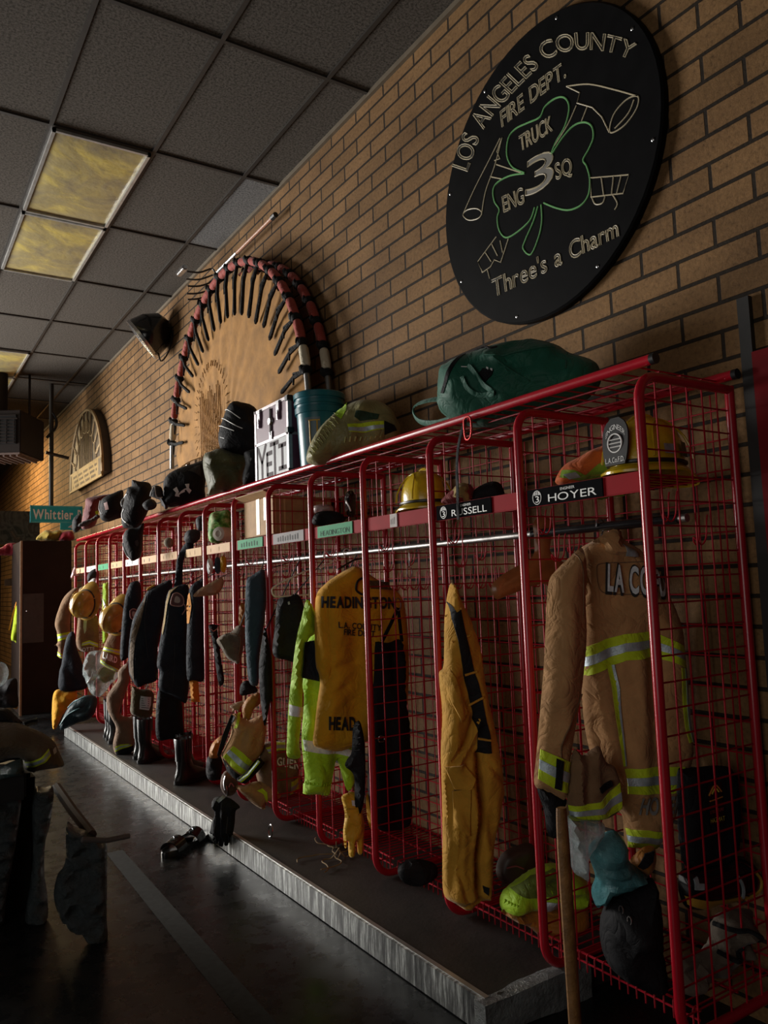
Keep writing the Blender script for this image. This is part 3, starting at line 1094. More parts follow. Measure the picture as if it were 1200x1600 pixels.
for j, a in enumerate(LA):
    mb = MB()
    for x in (-.20, -.055):
        mb.tube([npt(a+(t-2)*.008, NR, x) for t in range(5)], [.030, .036, .038, .036, .030], 9)
        c = npt(a, NR, x)
        mb.blob(c+Vector((-.03, .012, .012)), (.016, .02, .03), 0, .3, 3, j, 1)
    ln = .26 if .25 < a/math.pi < .75 else .22
    p0 = npt(a, NR-.02, -.215); p1 = npt(a+.008, NR-.14, -.222); p2 = npt(a-.006, NR-.10-ln, -.214)
    mb.tube([p0, p1, p2, p2+(p2-p1).normalized()*.02], [.013, .013, .015, .007], 7)
    q = npt(a+.025, NR-.12, -.225)
    mb.tube([p0, q, q+Vector((0, .012, -.07))], [.010, .010, .006], 6)
    mb.build('lashing', LACE, net)

# pitch fork hung above the net
fk = empty('pitch_fork', (-.08, 5.3, 3.94))
tag(fk, 'long-handled metal fork hung level on the wall above the tan net', 'pitch fork')
ha, hb = atX((428, 338), -.07), atX((337, 428), -.07)
MB().tube([ha, ha.lerp(hb, .62)], .013, 8).build('handle', plain('fork_handle_wood', (.42, .20, .12), .35), fk)
MB().tube([ha.lerp(hb, .60), hb], [.016, .014], 8).build('socket', STEEL, fk)
MB().tube([ha+Vector((0, -.03, 0)), ha+Vector((0, .03, 0))], .02, 8).build('end_cap', BLACKP, fk)
for e in ((292, 424), (291, 436), (293, 447), (292, 459), (293, 468)):
    p = atX(e, -.28); s0 = atX((331, 420+(e[1]-424)*.85), -.08)
    MB().tube(catmull([hb, s0, (s0+p)/2+Vector((0, 0, -.02)), p], False, 4), .008, 5).build('tine', plain('dark_iron', (.10, .09, .08), .5, .6), fk)
tp = atX((284, 423), -.28)
MB().box((tp.x-.025, tp.y-.09, tp.z-.022), (tp.x+.025, tp.y+.09, tp.z+.022), 0, .01).build('tine_guard', STEEL, fk)

# flood lamp under the ceiling
lc = atX((240, 518), -.16)
fl = empty('flood_lamp', lc)
tag(fl, 'black round flood lamp on the wall just under the ceiling', 'lamp')
ML = Matrix.Translation(lc) @ Matrix.Rotation(math.radians(-55), 4, 'X') @ Matrix.Rotation(math.radians(200), 4, 'Y')
ML = Matrix.Translation(lc) @ Vector((-.72, .34, -.60)).to_track_quat('Z', 'X').to_matrix().to_4x4()
MB().lathe([(.05, -.17), (.12, -.14), (.19, -.02), (.215, .10), (.2, .13), (.185, .10)], 24, 0, ML).build('lamp_housing', BLACKG, fl)
MB().lathe([(.0, .125), (.1, .12), (.185, .10)], 24, 0, ML).build('lamp_lens', plain('lamp_glass', (.05, .05, .05), .6, 0, .1, 10, 0, 0, .2), fl)
MB().lathe([(.198, .11), (.222, .12), (.222, .15), (.198, .14)], 24, 0, ML).build('lamp_ring', STEEL, fl)
MB().tube([lc+Vector((.02, 0, .02)), (-.02, lc.y, lc.z+.12)], .03, 8).build('bracket', BLACKP, fl)
MB().tube(catmull([lc+Vector((.03, -.02, -.1)), lc+Vector((.05, -.05, -.3)), lc+Vector((.12, -.1, -.2)), (-.005, lc.y-.12, lc.z)], False, 5), .008, 6).build('cord', BLACKP, fl)

# small half-round plaque farther along the wall
AC = Vector((0, 10.70, 2.86)); AR = .95
pq = empty('arched_plaque', (-.05, AC.y, AC.z))
tag(pq, 'small half-round framed wall plaque with a tan caption band, far along the wall', 'plaque')
def apt(a, r, x): return Vector((x, AC.y-math.cos(a)*r, AC.z+math.sin(a)*r))
k = 36
v = [apt(math.pi*i/k, AR, x) for x in (-.002, -.10) for i in range(k+1)]
f = [(i, i+1, k+2+i, k+1+i) for i in range(k)]+[(k, 0, k+1, 2*k+1), list(range(k+1))[::-1], list(range(k+1, 2*k+2))]
link('backing', v, f, plain('dark_brown_plaque', (.055, .038, .028), .6), pq)
TANP = plain('tan_plaque_edge', (.42, .29, .15), .6)
MB().tube([apt(math.pi*i/k, AR-.012, -.105) for i in range(k+1)], .022, 6).build('arch_edge', TANP, pq)
band = MB().box((-.12, AC.y-AR, AC.z-.06), (-.10, AC.y+AR, AC.z+.20), 0).build('caption_band', plain('caption_tan', (.30, .19, .065), .6, 0, .3, 30), pq, smooth=False)
mb = MB()
for (a, c) in ((-.80, -.94), (.80, .94)):
    mb.box((-.124, AC.y+min(a, c), AC.z-.03), (-.119, AC.y+max(a, c), AC.z+.17), 0)
for r_ in range(3):
    for j in range(22):
        if (j*7+r_*3) % 5: mb.box((-.123, AC.y-.70+j*.064, AC.z-.02+r_*.065), (-.1195, AC.y-.70+j*.064+.045, AC.z-.02+r_*.065+.03), 0)
mb.build('caption_mark', plain('caption_dark', (.10, .07, .04), .6), band, smooth=False)
mb = MB()
for j in range(11):
    a = math.pi*(.09+.82*j/10)
    c = apt(a, AR-.20, -.104)
    r_ = .115
    u = apt(a, 1, 0)-apt(a, 0, 0); u.x = 0
    t = Vector((0, -u.z, u.y))
    P = [c+t*r_*.95+u*.17, c+t*r_+u*.02]+[c+t*r_*math.cos(q)-u*r_*math.sin(q) for q in [math.pi*i/8 for i in range(1, 8)]]+[c-t*r_+u*.02, c-t*r_*.95+u*.17]
    P = [p for p in P if p.z > AC.z+.21]
    if len(P) > 2: mb.tube(P, .012, 5)
for j in range(9):
    y = AC.y-.36+.09*j
    mb.tube([(-.104, y, AC.z+.2), (-.104, y+.02*math.sin(j), AC.z+.55), (-.104, AC.y+(y-AC.y)*.35, AC.z+.80)], .008, 5)
mb.build('relief_lines', TANP, pq)

# ================================================================ soft-goods shorthand
def C3(p, k, o): return (o[0]+p[0]/k, o[1]+p[1]/k)
def CM(pts, k, ox, oy): return [(ox+p[0]/k, oy+p[1]/k) for p in pts]
def cxy(p, x):
    q = atX(p, x); return (q.x, q.y)
def cyy(p, y):
    q = atY(p, y); return (q.x, q.y)

# ---------------------------------------------------------------- bay nearest the camera: turnout coat
K = lambda *pts: CM(pts, 3, 800, 800)
hoy = Sheet((-.27, 1.87), 27)
coat = hoy.make('turnout_coat', K((380, 135), (455, 92), (500, 80), (525, 130), (600, 180), (680, 285), (745, 420), (790, 540), (808, 720), (825, 950), (838, 1120), (800, 1280), (745, 1450),
    (665, 1570), (560, 1570), (530, 1560), (520, 1440), (500, 1400), (420, 1330), (385, 1200), (340, 1000), (318, 700), (305, 450), (270, 300), (300, 190)), TAN, .075, .10, back=.8,
    folds=[(K((420, 620), (470, 900), (500, 1180)), -.018, .02), (K((560, 700), (570, 1000), (580, 1300)), .02, .03), (K((620, 650), (640, 1100)), -.02, .03), (K((330, 800), (380, 1100)), -.03, .025),
           (K((310, 250), (320, 480)), -.02, .012)], wr=(.006, 34, 7), seed=3, cell=.010).obj
tag(coat, 'tan turnout coat with white back lettering and yellow-silver bands, in the locker nearest the camera', 'coat')
slv = Sheet(cyy((905, 1000), 1.86), 27)
slv.c = slv.c+slv.n*.045
slv.make('sleeve', K((330, 170), (290, 195), (205, 275), (172, 330), (160, 460), (150, 700), (130, 950), (112, 1160), (105, 1275), (160, 1320), (250, 1345), (272, 1180), (290, 1060), (325, 850), (350, 600), (345, 400), (350, 260)),
    TAN, .05, .07, parent=coat, folds=[(K((210, 1060), (260, 930), (320, 840)), .012, .012), (K((240, 1070), (300, 930)), -.012, .01), (K((250, 500), (240, 800)), .008, .04), (K((310, 480), (300, 800), (270, 1050)), -.012, .02)],
    wr=(.004, 40, 9), seed=5)
slv.stripe(K((125, 1105), (200, 1135), (277, 1172)), K((113, 1243), (185, 1285), (258, 1312)))
slv.patch('cuff_strap', K((187, 1140), (222, 1155), (210, 1290), (180, 1280)), BLACKC, off=.009)
slv.line('seam', K((318, 850), (250, 980), (212, 1060), (212, 1140)), .0025, TAND)
slv.line('seam', K((290, 195), (318, 300), (322, 480)), .0022, TAND)
cf = Sheet((slv.c.x, slv.c.y), 27)
cf.make('knit_cuff', K((120, 1280), (250, 1340), (245, 1400), (235, 1500), (200, 1530), (165, 1500), (150, 1400)), BLACKC, .035, .04, parent=coat, wr=(.004, 120, 5), seed=2)
fl_ = Sheet(cyy((930, 1240), 1.84), 27); fl_.c = fl_.c+fl_.n*.05
fl_.make('front_flap', K((285, 1120), (330, 1140), (375, 1110), (410, 1100), (440, 1170), (485, 1200), (512, 1300), (512, 1390), (440, 1440), (330, 1450), (262, 1440), (258, 1340)), TAND, .025, .03, parent=coat,
    folds=[(K((300, 1120), (310, 1350)), .01, .008), (K((345, 1130), (340, 1340)), -.01, .01), (K((385, 1120), (390, 1300)), .01, .01)], seed=8, cell=.008)
fl_.stripe(K((258, 1368), (395, 1345), (492, 1262)), K((262, 1436), (425, 1428), (510, 1388)))
fl_.patch('cuff_strap', K((385, 1278), (445, 1246), (455, 1272), (392, 1300)), BLACKC, off=.012)
hoy.stripe(K((318, 634), (400, 590), (480, 566), (615, 553), (690, 588), (768, 622)), K((322, 768), (400, 730), (485, 685), (615, 672), (700, 692), (790, 728)))
hoy.stripe(K((412, 712), (435, 820), (455, 980), (482, 1170)), K((445, 706), (468, 820), (482, 980), (496, 1168)), mid=(.62, .95))
hoy.stripe(K((745, 720), (760, 900), (772, 1000), (790, 1066)), K((790, 726), (802, 900), (812, 1000), (832, 1060)), mid=(.5, .9))
hoy.stripe(K((488, 1182), (570, 1170), (655, 1168), (770, 1175)), K((498, 1292), (570, 1290), (660, 1294), (760, 1290)))
hoy.stripe(K((525, 1475), (600, 1462), (668, 1470)), K((535, 1562), (600, 1556), (660, 1562)))
BOLD[0] = .055
hoy.text('LA CO FD', (932, 925), (1031, 934), 45, LETB, name='letter_backing', off=.006)
BOLD[0] = .03
hoy.text('LA CO FD', (934.5, 922), (1029, 931), 41, plain('silver_lettering', (.62, .68, .70), .45, 0, .2, 60), off=.0095)
hoy.line('patch_seam', K((600, 385), (480, 385), (400, 380), (370, 350), (360, 270), (380, 245), (480, 240), (600, 235)), .0018, TAND)
hoy.text('HOYER', (985, 1263), (1052, 1262), 28, plain('dim_grey_lettering', (.22, .22, .21), .6), off=.006)
BOLD[0] = 0
col_ = Sheet(cyy((955, 850), 1.84), 27); col_.c = col_.c+col_.n*.05
col_.make('collar', K((378, 140), (430, 105), (480, 78), (505, 95), (520, 150), (580, 185), (590, 215), (540, 215), (450, 200), (430, 150)), TAN, .018, .02, parent=coat, seed=4)
col_.patch('collar_patch', K((520, 150), (580, 180), (592, 212), (525, 208)), SILVER, off=.004)
# coat hanger hook on the rod
mb = MB(); hk = Vector((-.27, 1.865, 1.532))
mb.tube(catmull([hk+Vector((-.02, 0, .0)), hk+Vector((-.014, 0, .022)), hk+Vector((.004, 0, .028)), hk+Vector((.02, 0, .014)), hk+Vector((.012, 0, -.016)), hk+Vector((0, 0, -.04)), hk+Vector((0, 0, -.09))], False, 4), .0035, 6)
h_ = mb.build('coat_hanger', STEEL); tag(h_, 'bright metal hanger hook holding the tan lettered turnout coat on the rod', 'hanger')

# wide wooden hanger, empty
wh = Sheet((-.27, 2.17), 8)
o = wh.make('wooden_coat_hanger', [(768, 916), (782, 900), (812, 882), (833, 868), (835, 845), (833, 822), (838, 810), (848, 805), (860, 812), (864, 830), (860, 850), (862, 866), (890, 884), (925, 905), (935, 925), (900, 922), (850, 912), (800, 928), (775, 936)],
    WOODH, .022, .03, seed=2, wr=(.001, 10, 10))
tag(o.obj, 'broad brown wooden hanger, empty, hanging in the second locker', 'hanger')

# yellow trousers
K2 = lambda *pts: CM(pts, 2.667, 640, 850)
pt_ = Sheet((-.44, 2.45), 18)
tr = pt_.make('work_trousers', K2((165, 178), (185, 166), (207, 220), (250, 310), (292, 430), (305, 540), (332, 680), (362, 820), (391, 1010), (384, 1070), (352, 1240), (337, 1400), (330, 1472), (300, 1482), (262, 1515), (240, 1528), (195, 1500), (148, 1470),
    (137, 1400), (137, 1200), (132, 950), (130, 860), (136, 700), (122, 545), (142, 500), (146, 300)), GOLD, .055, .05, folds=[(K2((272, 868), (276, 1100), (270, 1300), (268, 1440)), -.05, .014), (K2((235, 880), (250, 1200), (255, 1440)), .012, .02),
    (K2((150, 1000), (165, 1250), (160, 1420)), -.02, .012), (K2((190, 1180), (185, 1350), (215, 1460)), -.015, .01), (K2((180, 900), (235, 820), (265, 730)), .022, .014), (K2((170, 890), (225, 800), (245, 720)), -.03, .012),
    (K2((150, 560), (190, 700)), .012, .02), (K2((300, 900), (360, 960), (385, 1010)), -.012, .01), (K2((140, 1440), (200, 1470), (270, 1445)), .02, .014), (K2((200, 1500), (280, 1465)), -.02, .01)], wr=(.007, 46, 12), seed=11, cell=.009).obj
tag(tr, 'golden tan work trousers hanging from a hook, black lining showing at the waist', 'trousers')
o = pt_.patch('waist_lining', K2((152, 240), (172, 285), (190, 272), (215, 380), (250, 540), (276, 630), (292, 730), (312, 800), (316, 858), (264, 864), (262, 800), (240, 680), (205, 540), (180, 400), (158, 310)), BLACKC, off=.004)
for a, c in (((146, 300), (194, 266)), ((160, 406), (230, 378)), ((210, 541), (256, 525)), ((224, 665), (280, 630)), ((262, 800), (312, 806))):
    pt_.line('loop', K2(a, c), .0045, GOLD, off=.007)
pt_.patch('pocket_flap', K2((123, 545), (148, 522), (180, 600), (216, 692), (186, 730), (152, 650)), GOLD, off=.011)
pt_.patch('pocket_flap', K2((134, 922), (200, 902), (246, 962), (228, 1002), (172, 1012)), GOLD, off=.013)
pt_.line('pocket_edge', K2((172, 1014), (200, 1005), (236, 990)), .004, BLACKC, off=.004)
pt_.patch('cargo_pocket', K2((165, 1020), (225, 1000), (222, 1100), (222, 1195), (165, 1160)), GOLD, off=.010)
pt_.patch('hem_tab', K2((286, 1405), (305, 1408), (302, 1440), (288, 1430)), BLACKC)

# helmets -------------------------------------------------------
def helmet(name, c, yaw, shell, s=1.0, axis=None, shield=None, rim=BLACKP):
    """fire helmet facing local -X; brim longer at the back (+X)"""
    M = Matrix.Translation(Vector(c)) @ (Vector(axis).to_track_quat('Z', 'Y').to_matrix().to_4x4() if axis else Matrix.Identity(4)) @ Matrix.Rotation(math.radians(yaw), 4, 'Z') @ Matrix.Scale(s, 4)
    n = 40; v = []; f = []
    prof = [(1.0, .0), (1.0, .03), (.99, .06), (.94, .095), (.84, .125), (.68, .15), (.48, .168), (.25, .177), (.06, .18)]
    for (r, z) in prof:
        for j in range(n):
            a = 2*math.pi*j/n
            rr = r*(1+.018*math.cos(8*a)*(1 if z > .05 else .3))
            v.append(M @ Vector((.135*rr*math.cos(a), .108*rr*math.sin(a), z)))
    k = len(prof)
    for i in range(k-1):
        for j in range(n): f.append((i*n+j, i*n+(j+1) % n, (i+1)*n+(j+1) % n, (i+1)*n+j))
    f.append([(k-1)*n+j for j in range(n)])
    b0 = len(v)
    rings = []
    for (e, z) in ((0, .012), (.5, .004), (1, -.008), (1, -.016), (.5, -.006), (-.12, -.002)):
        for j in range(n):
            a = 2*math.pi*j/n
            w_ = .022+.062*max(0, math.cos(a))**2+.012*max(0, -math.cos(a))
            v.append(M @ Vector(((.135+w_*e)*math.cos(a), (.108+.030*e)*math.sin(a), z-.03*max(0, math.cos(a))*max(e, 0))))
    for i in range(5):
        for j in range(n): f.append((b0+i*n+j, b0+i*n+(j+1) % n, b0+(i+1)*n+(j+1) % n, b0+(i+1)*n+j))
    h = link(name, v, f, shell)
    mb = MB()
    mb.tube([M @ Vector((.128*math.cos(math.pi*t/14), 0, .03+.158*math.sin(math.pi*t/14))) for t in range(15)], .007, 8)
    for sg in (-1, 1):
        mb.tube([M @ Vector((.06*math.cos(math.pi*t/10)*1.6, sg*.107*(.55+.45*math.cos(math.pi*t/10)**2), .03+.132*math.sin(math.pi*t/10))) for t in range(11)], .004, 6)
    mb.build('ridge', shell, h)
    mb = MB()
    mb.tube([M @ Vector((.1385*math.cos(2*math.pi*t/30), .1115*math.sin(2*math.pi*t/30), .020)) for t in range(30)], .007, 6, 0, True)
    mb.build('edge_band', rim, h)
    if shield:
        sv = [];  N = 10
        for d in (0, .007):
            for i in range(N+1):
                t = i/N
                wv = .052*(1-.25*abs(2*t-1)**2) if t < .6 else .052*math.sqrt(max(.0, 1-((t-.6)/.42)**2))
                for sg in (-1, 1):
                    sv.append(M @ Vector((-.150-d+.012*t, sg*max(wv, .008), .012+.155*t)))
        sf = []
        for d in (0, 1):
            o_ = d*2*(N+1)
            for i in range(N): sf.append((o_+2*i, o_+2*i+1, o_+2*i+3, o_+2*i+2))
        o2 = 2*(N+1)
        for i in range(N):
            for e in (0, 1): sf.append((2*i+e, 2*i+2+e, o2+2*i+2+e, o2+2*i+e))
        sf += [(0, 1, o2+1, o2), (2*N, 2*N+1, o2+2*N+1, o2+2*N)]
        sh = link('front_shield', sv, sf, BLACKP, h)
        mb = MB()
        X = -.1585
        def fn(y0, y1, z0, z1, arc=0):
            return lambda a, t: M @ Vector((X+.012*((z0+(z1-z0)*t-.012)/.155)-.0005, y0+(y1-y0)*a, z0+(z1-z0)*t-arc*(2*a-1)**2))
        text_map('ENGINEER', fn(.040, -.040, .128, .146, .028), mb)
        text_map('L.A.Co.F.D.', fn(.038, -.038, .020, .038), mb)
        mb.tube([M @ Vector((X+.006, .028*math.cos(2*math.pi*t/20), .083+.030*math.sin(2*math.pi*t/20))) for t in range(20)], .003, 5, 0, True)
        for q in (-.012, 0, .012):
            mb.tube([M @ Vector((X+.006, -.024, .083+q)), M @ Vector((X+.006, .024, .083+q))], .002, 4)
        mb.build('shield_lettering', LETW, sh, smooth=False)
    return h, M
h1, M1 = helmet('fire_helmet', (-.235, 1.68, SZ+.035), 0, YELH, 1.0, shield=True)
tag(h1, 'yellow fire helmet with a black front shield on the shelf of the nearest locker', 'helmet')
mb = MB()
for sg in (-1, 1):
    mb.add([M1 @ Vector((x, sg*y, z)) for x, y, z in ((-.05, .112, .04), (.0, .116, .04), (.0, .113, .072), (-.05, .108, .072))], [(0, 1, 2, 3)], 0)
    mb.add([M1 @ Vector((x, sg*y, z)) for x, y, z in ((.035, .113, .035), (.085, .095, .035), (.083, .09, .085), (.035, .108, .085))], [(0, 1, 2, 3)], 1)
for q in range(2): pass
mb.build('side_sticker', [SILVER, BLACKP], h1)
h2, M2 = helmet('fire_helmet', (-.32, 2.83, SZ+.03), 80, YELH, .92)
tag(h2, 'yellow helmet with white side band on the shelf behind the bare red shelf front', 'helmet')
mb = MB()
v = []
for t in range(9):
    a = math.radians(55+9*t)
    for z in (.03, .062): v.append(M2 @ Vector((.139*math.cos(a), -.1125*math.sin(a)-.002, z)))
mb.add(v, [(2*i, 2*i+2, 2*i+3, 2*i+1) for i in range(8)], 0)
v = []
for t in range(7):
    a = math.radians(100+9*t)
    for z in (.0, .075): v.append(M2 @ Vector((.140*math.cos(a), -.1135*math.sin(a)-.004, z)))
mb.add(v, [(2*i, 2*i+2, 2*i+3, 2*i+1) for i in range(6)], 1)
text_map('LION', lambda a, t: M2 @ Vector((.128*math.cos(math.radians(105+50*a)), -.112*math.sin(math.radians(105+50*a))+.010*t-.004, .085+.03*t)), mb, 1)
mb.build('side_band', [LETW, BLACKP], h2, smooth=False)

# bright vest rolled on the shelf of the nearest locker
S = Sheet((-.30, 1.90))
o = S.make('folded_vest', [(868, 755), (872, 740), (884, 725), (905, 714), (922, 704), (940, 697), (955, 692), (968, 688), (974, 705), (974, 738), (950, 746), (910, 752), (885, 758)], fabric('coral_vest_cloth', (.62, .13, .03), .7, .15), .05, .06, wr=(.008, 30, 30), seed=4)
tag(o.obj, 'orange and lime safety vest rolled up beside the yellow shielded helmet', 'vest')
o.patch('lime_panel', [(875, 748), (878, 736), (898, 738), (915, 745), (935, 728), (958, 720), (972, 712), (972, 738), (935, 748), (905, 752)], fabric('vest_green', (.22, .36, .03), .7, .3))
o.patch('grey_band', [(880, 744), (900, 741), (908, 748), (890, 751)], SILVER, off=.007)
S = Sheet((-.42, 1.83))
o = S.make('vest_tail', [(932, 778), (946, 768), (965, 764), (984, 766), (975, 775), (955, 776), (940, 781)], fabric('vest_green', (.22, .36, .03)), .008, .01, parent=o.obj)

# second locker shelf: red cloth and cap
S = Sheet((-.30, 2.33))
o = S.make('folded_cloth', [(690, 786), (694, 776), (708, 764), (722, 757), (735, 757), (742, 770), (740, 785), (715, 790)], fabric('red_cloth', (.22, .02, .02), .7, .2), .04, .05, seed=3)
tag(o.obj, 'dark red folded cloth on the shelf of the second locker', 'cloth')
S = Sheet((-.27, 2.27))
o = S.make('peaked_cap', [(706, 780), (707, 766), (716, 756), (728, 755), (735, 764), (735, 782), (720, 784)], fabric('tan_cap_cloth', (.40, .28, .10), .8, .2), .05, .045, seed=6)
tag(o.obj, 'small tan cap lying on the dark red cloth in the second locker', 'cap')
S = Sheet((-.20, 2.22))
o = S.make('gear_pouch', [(738, 788), (738, 770), (752, 758), (772, 752), (785, 760), (788, 784), (765, 790)], BLACKC, .06, .05, seed=7)
tag(o.obj, 'black soft pouch at the back of the second locker shelf', 'pouch')

# hanging black strap and carabiner from the green bag
mb = MB()
pts = [atX(p, x) for p, x in (((728, 655), -.475), ((722, 672), -.49), ((716, 700), -.495), ((714, 730), -.495), ((715, 770), -.495), ((716, 812), -.495))]
mb.tube(catmull(pts, False, 5), .009, 6, ell=(.3, 1), up=(1, 0, 0))
o = mb.build('hanging_strap', BLACKC); tag(o, 'thin black strap hanging down from the top rail in front of the second locker', 'strap')
mb = MB()
c = atX((731, 668), -.487)
mb.tube(catmull([c+Vector((0, .018, .035)), c+Vector((0, -.014, .038)), c+Vector((0, -.022, 0)), c+Vector((0, -.012, -.042)), c+Vector((0, .014, -.042)), c+Vector((0, .022, 0))], True, 4), .0045, 6, 0, True)
o = mb.build('carabiner', plain('red_anodised', (.55, .06, .06), .25, .8)); tag(o, 'small red carabiner clipped to the top rail under the green bag', 'carabiner')

# ================================================================ on top of the lockers
gb = Sheet((-.25, 2.22), 58)
o = gb.make('duffel_bag', [(690, 645), (687, 615), (689, 588), (697, 571), (740, 553), (788, 538), (830, 530), (868, 538), (890, 551), (922, 561), (936, 574), (938, 600), (915, 625), (860, 648), (800, 660), (740, 668)], GREEN, .15, .14, back=.8,
    folds=[(CM([(540, 180), (640, 190), (760, 165), (900, 120)], 3.75, 630, 520), .02, .02), (CM([(600, 200), (680, 280), (800, 330)], 3.75, 630, 520), .014, .014), (CM([(650, 190), (720, 260), (820, 230), (850, 180)], 3.75, 630, 520), -.016, .016),
           (CM([(980, 130), (1000, 270)], 3.75, 630, 520), .008, .014), (CM([(650, 140), (720, 70)], 3.75, 630, 520), -.02, .016), (CM([(380, 150), (330, 300)], 3.75, 630, 520), .012, .02)], wr=(.006, 22, 18), seed=5)
G = lambda *p: CM(p, 3.75, 630, 520)
tag(o.obj, 'dark green canvas duffel bag lying on top of the lockers under the round sign', 'bag')
o.patch('black_strap', G((372, 152), (402, 148), (350, 300), (300, 392), (276, 385), (330, 280)), BLACKC)
o.patch('label_patch', G((500, 300), (535, 258), (598, 270), (590, 300), (545, 340)), BLACKC, off=.006)
o.text('II', (778, 590.5), (788, 594), 4, LETW)
o.line('piping', G((540, 182), (640, 190), (760, 165), (920, 120)), .003, GREENL)
o.line('piping', G((600, 200), (690, 270), (800, 335)), .003, GREENL)
o.line('piping', G((985, 150), (998, 260)), .003, GREENL)
o.line('cord', G((455, 128), (530, 118), (560, 135), (600, 125)), .005, BLACKC)
o.line('strap_mark', G((415, 250), (470, 252)), .002, LETW, off=.008)
mb = MB()
P = [o.front(p, .012) for p in G((425, 310), (450, 370), (500, 405), (560, 410))]+[o.front(p, .02) for p in G((600, 400), (540, 350), (490, 280), (460, 245))]
mb.tube(catmull(P, False, 4), .012, 6, ell=(.35, 1)); mb.build('handle', GREENL, o.obj)
mb = MB()
zz = ZT+.03
P = [atX(p, x) for p, x in zip(G((420, 250), (380, 300), (300, 385), (180, 390), (80, 420), (60, 470), (100, 520), (190, 530), (300, 500), (390, 470)), (-.36, -.38, -.38, -.38, -.37, -.37, -.37, -.38, -.39, -.40))]
mb.tube(catmull(P, False, 4), .016, 6, ell=(.3, 1), up=(0, 0, 1)); mb.build('shoulder_strap', GREENL, o.obj)

# hi-vis roll in clear wrap
hv = Sheet((-.28, 3.36))
o = hv.make('wrapped_coat', [(480, 722), (482, 700), (500, 668), (526, 644), (555, 627), (585, 625), (608, 636), (620, 655), (626, 672), (615, 690), (575, 706), (535, 718), (500, 727)], fabric('olive_wrapped_cloth', (.27, .24, .10), .4, .3), .12, .10, wr=(.010, 26, 26), seed=9,
    folds=[(CM([(480, 450), (560, 350), (640, 230)], 4.615, 390, 590), .02, .015), (CM([(540, 560), (620, 420), (620, 330)], 4.615, 390, 590), .02, .015), (CM([(760, 240), (750, 330), (800, 340)], 4.615, 390, 590), -.02, .02)])
H = lambda *p: CM(p, 4.615, 390, 590)
tag(o.obj, 'olive and lime turnout coat rolled in clear wrap on the locker tops beside the bucket', 'coat')
o.patch('lime_patch', H((620, 275), (700, 180), (700, 260), (665, 330), (630, 300)), LIMEG)
o.stripe(H((710, 375), (840, 360), (965, 348)), H((725, 430), (840, 425), (968, 402)), mid=(.45, .9))
o.patch('dark_patch', H((770, 280), (850, 285), (935, 300), (920, 340), (800, 345), (760, 320)), fabric('gap_shade_green', (.03, .06, .035), .7, .2))  # dark gap in the roll, its shade put in as a coloured patch
o.patch('dark_patch', H((970, 345), (1040, 370), (1060, 400), (970, 440)), BLACKC)
for k in range(11):
    a = (440+k*18, 560-k*22); 
    o.line('tape_dash', H((a[0], a[1]-10), (a[0]+28, a[1]+28)), .004, fabric('pale_lime_tape', (.62, .62, .26), .6, .1), off=.004, ell=(.5, 1.3))
for k in range(7):
    o.line('tape_dash', H((500+k*19, 470-k*33), (530+k*19, 490-k*33)), .0035, fabric('pale_lime_tape', (.62, .62, .26)), off=.004, ell=(.5, 1.3))
for k in range(8):
    x = 690+k*36
    o.line('tape_dash', H((x, 500-k*6), (x+8, 462-k*2)), .004, fabric('pale_lime_tape', (.62, .62, .26)), off=.004, ell=(.5, 1.3))

# bucket
bc = atX((501, 700), -.31)
BX, BY = -.31, bc.y
bk_ = empty('bucket', (BX, BY, ZT)); tag(bk_, 'dark teal plastic bucket with ribbed rim between the metal case and the rolled coat', 'bucket')
TEAL = plain('teal_bucket', (.012, .13, .165), .3, 0, .1)
zt = atY((496, 617), BY).z
MB().lathe([(.0, ZT), (.118, ZT), (.122, ZT+.01), (.140, zt-.12), (.150, zt-.118), (.151, zt-.085), (.143, zt-.082), (.144, zt-.07), (.154, zt-.068), (.155, zt-.05), (.146, zt-.047), (.147, zt-.035), (.157, zt-.033), (.158, zt-.006), (.152, zt), (.147, zt-.004), (.138, zt-.13), (.11, ZT+.02), (0, ZT+.02)], 48, 0, Matrix.Translation((BX, BY, 0)), .92, .92).build('pail', TEAL, bk_)
mb = MB()
def bpt(a, z, e=.002):
    r_ = (.122+(.140-.122)*(z-ZT)/(zt-.12-ZT))*.92
    return Vector((BX+(r_+e)*math.cos(a), BY+(r_+e)*math.sin(a), z))
ba = math.atan2(-BY, CAM.x-BX)
for i in range(16):
    a0, a1 = ba-.15+i*.045-.55, ba-.15+(i+1)*.045-.55
    mb.add([bpt(a0, ZT+.02), bpt(a1, ZT+.02), bpt(a1, zt-.15), bpt(a0, zt-.15)], [(0, 1, 2, 3)], 0)
for a in (ba-.45, ba-.12):
    mb.tube([bpt(a, ZT+.12, .004), bpt(a, zt-.17, .004)], .004, 5, 1)
mb.tube([bpt(ba-.5+t*.05, zt-.168, .004) for t in range(11)], .004, 5, 1)
mb.tube([bpt(ba-.4+t*.06, ZT+.05+.012*t, .004) for t in range(11)], .004, 5, 1)
for t in range(6): mb.tube([bpt(ba-.62+t*.1, ZT+.06+.018*(t % 3), .004), bpt(ba-.54+t*.1, ZT+.06+.018*(t % 3), .004)], .003, 5, 2)
mb.build('sticker', [plain('blue_grey_sticker', (.10, .16, .20), .35), plain('gold_print', (.6, .36, .05), .5), LETB], bk_)

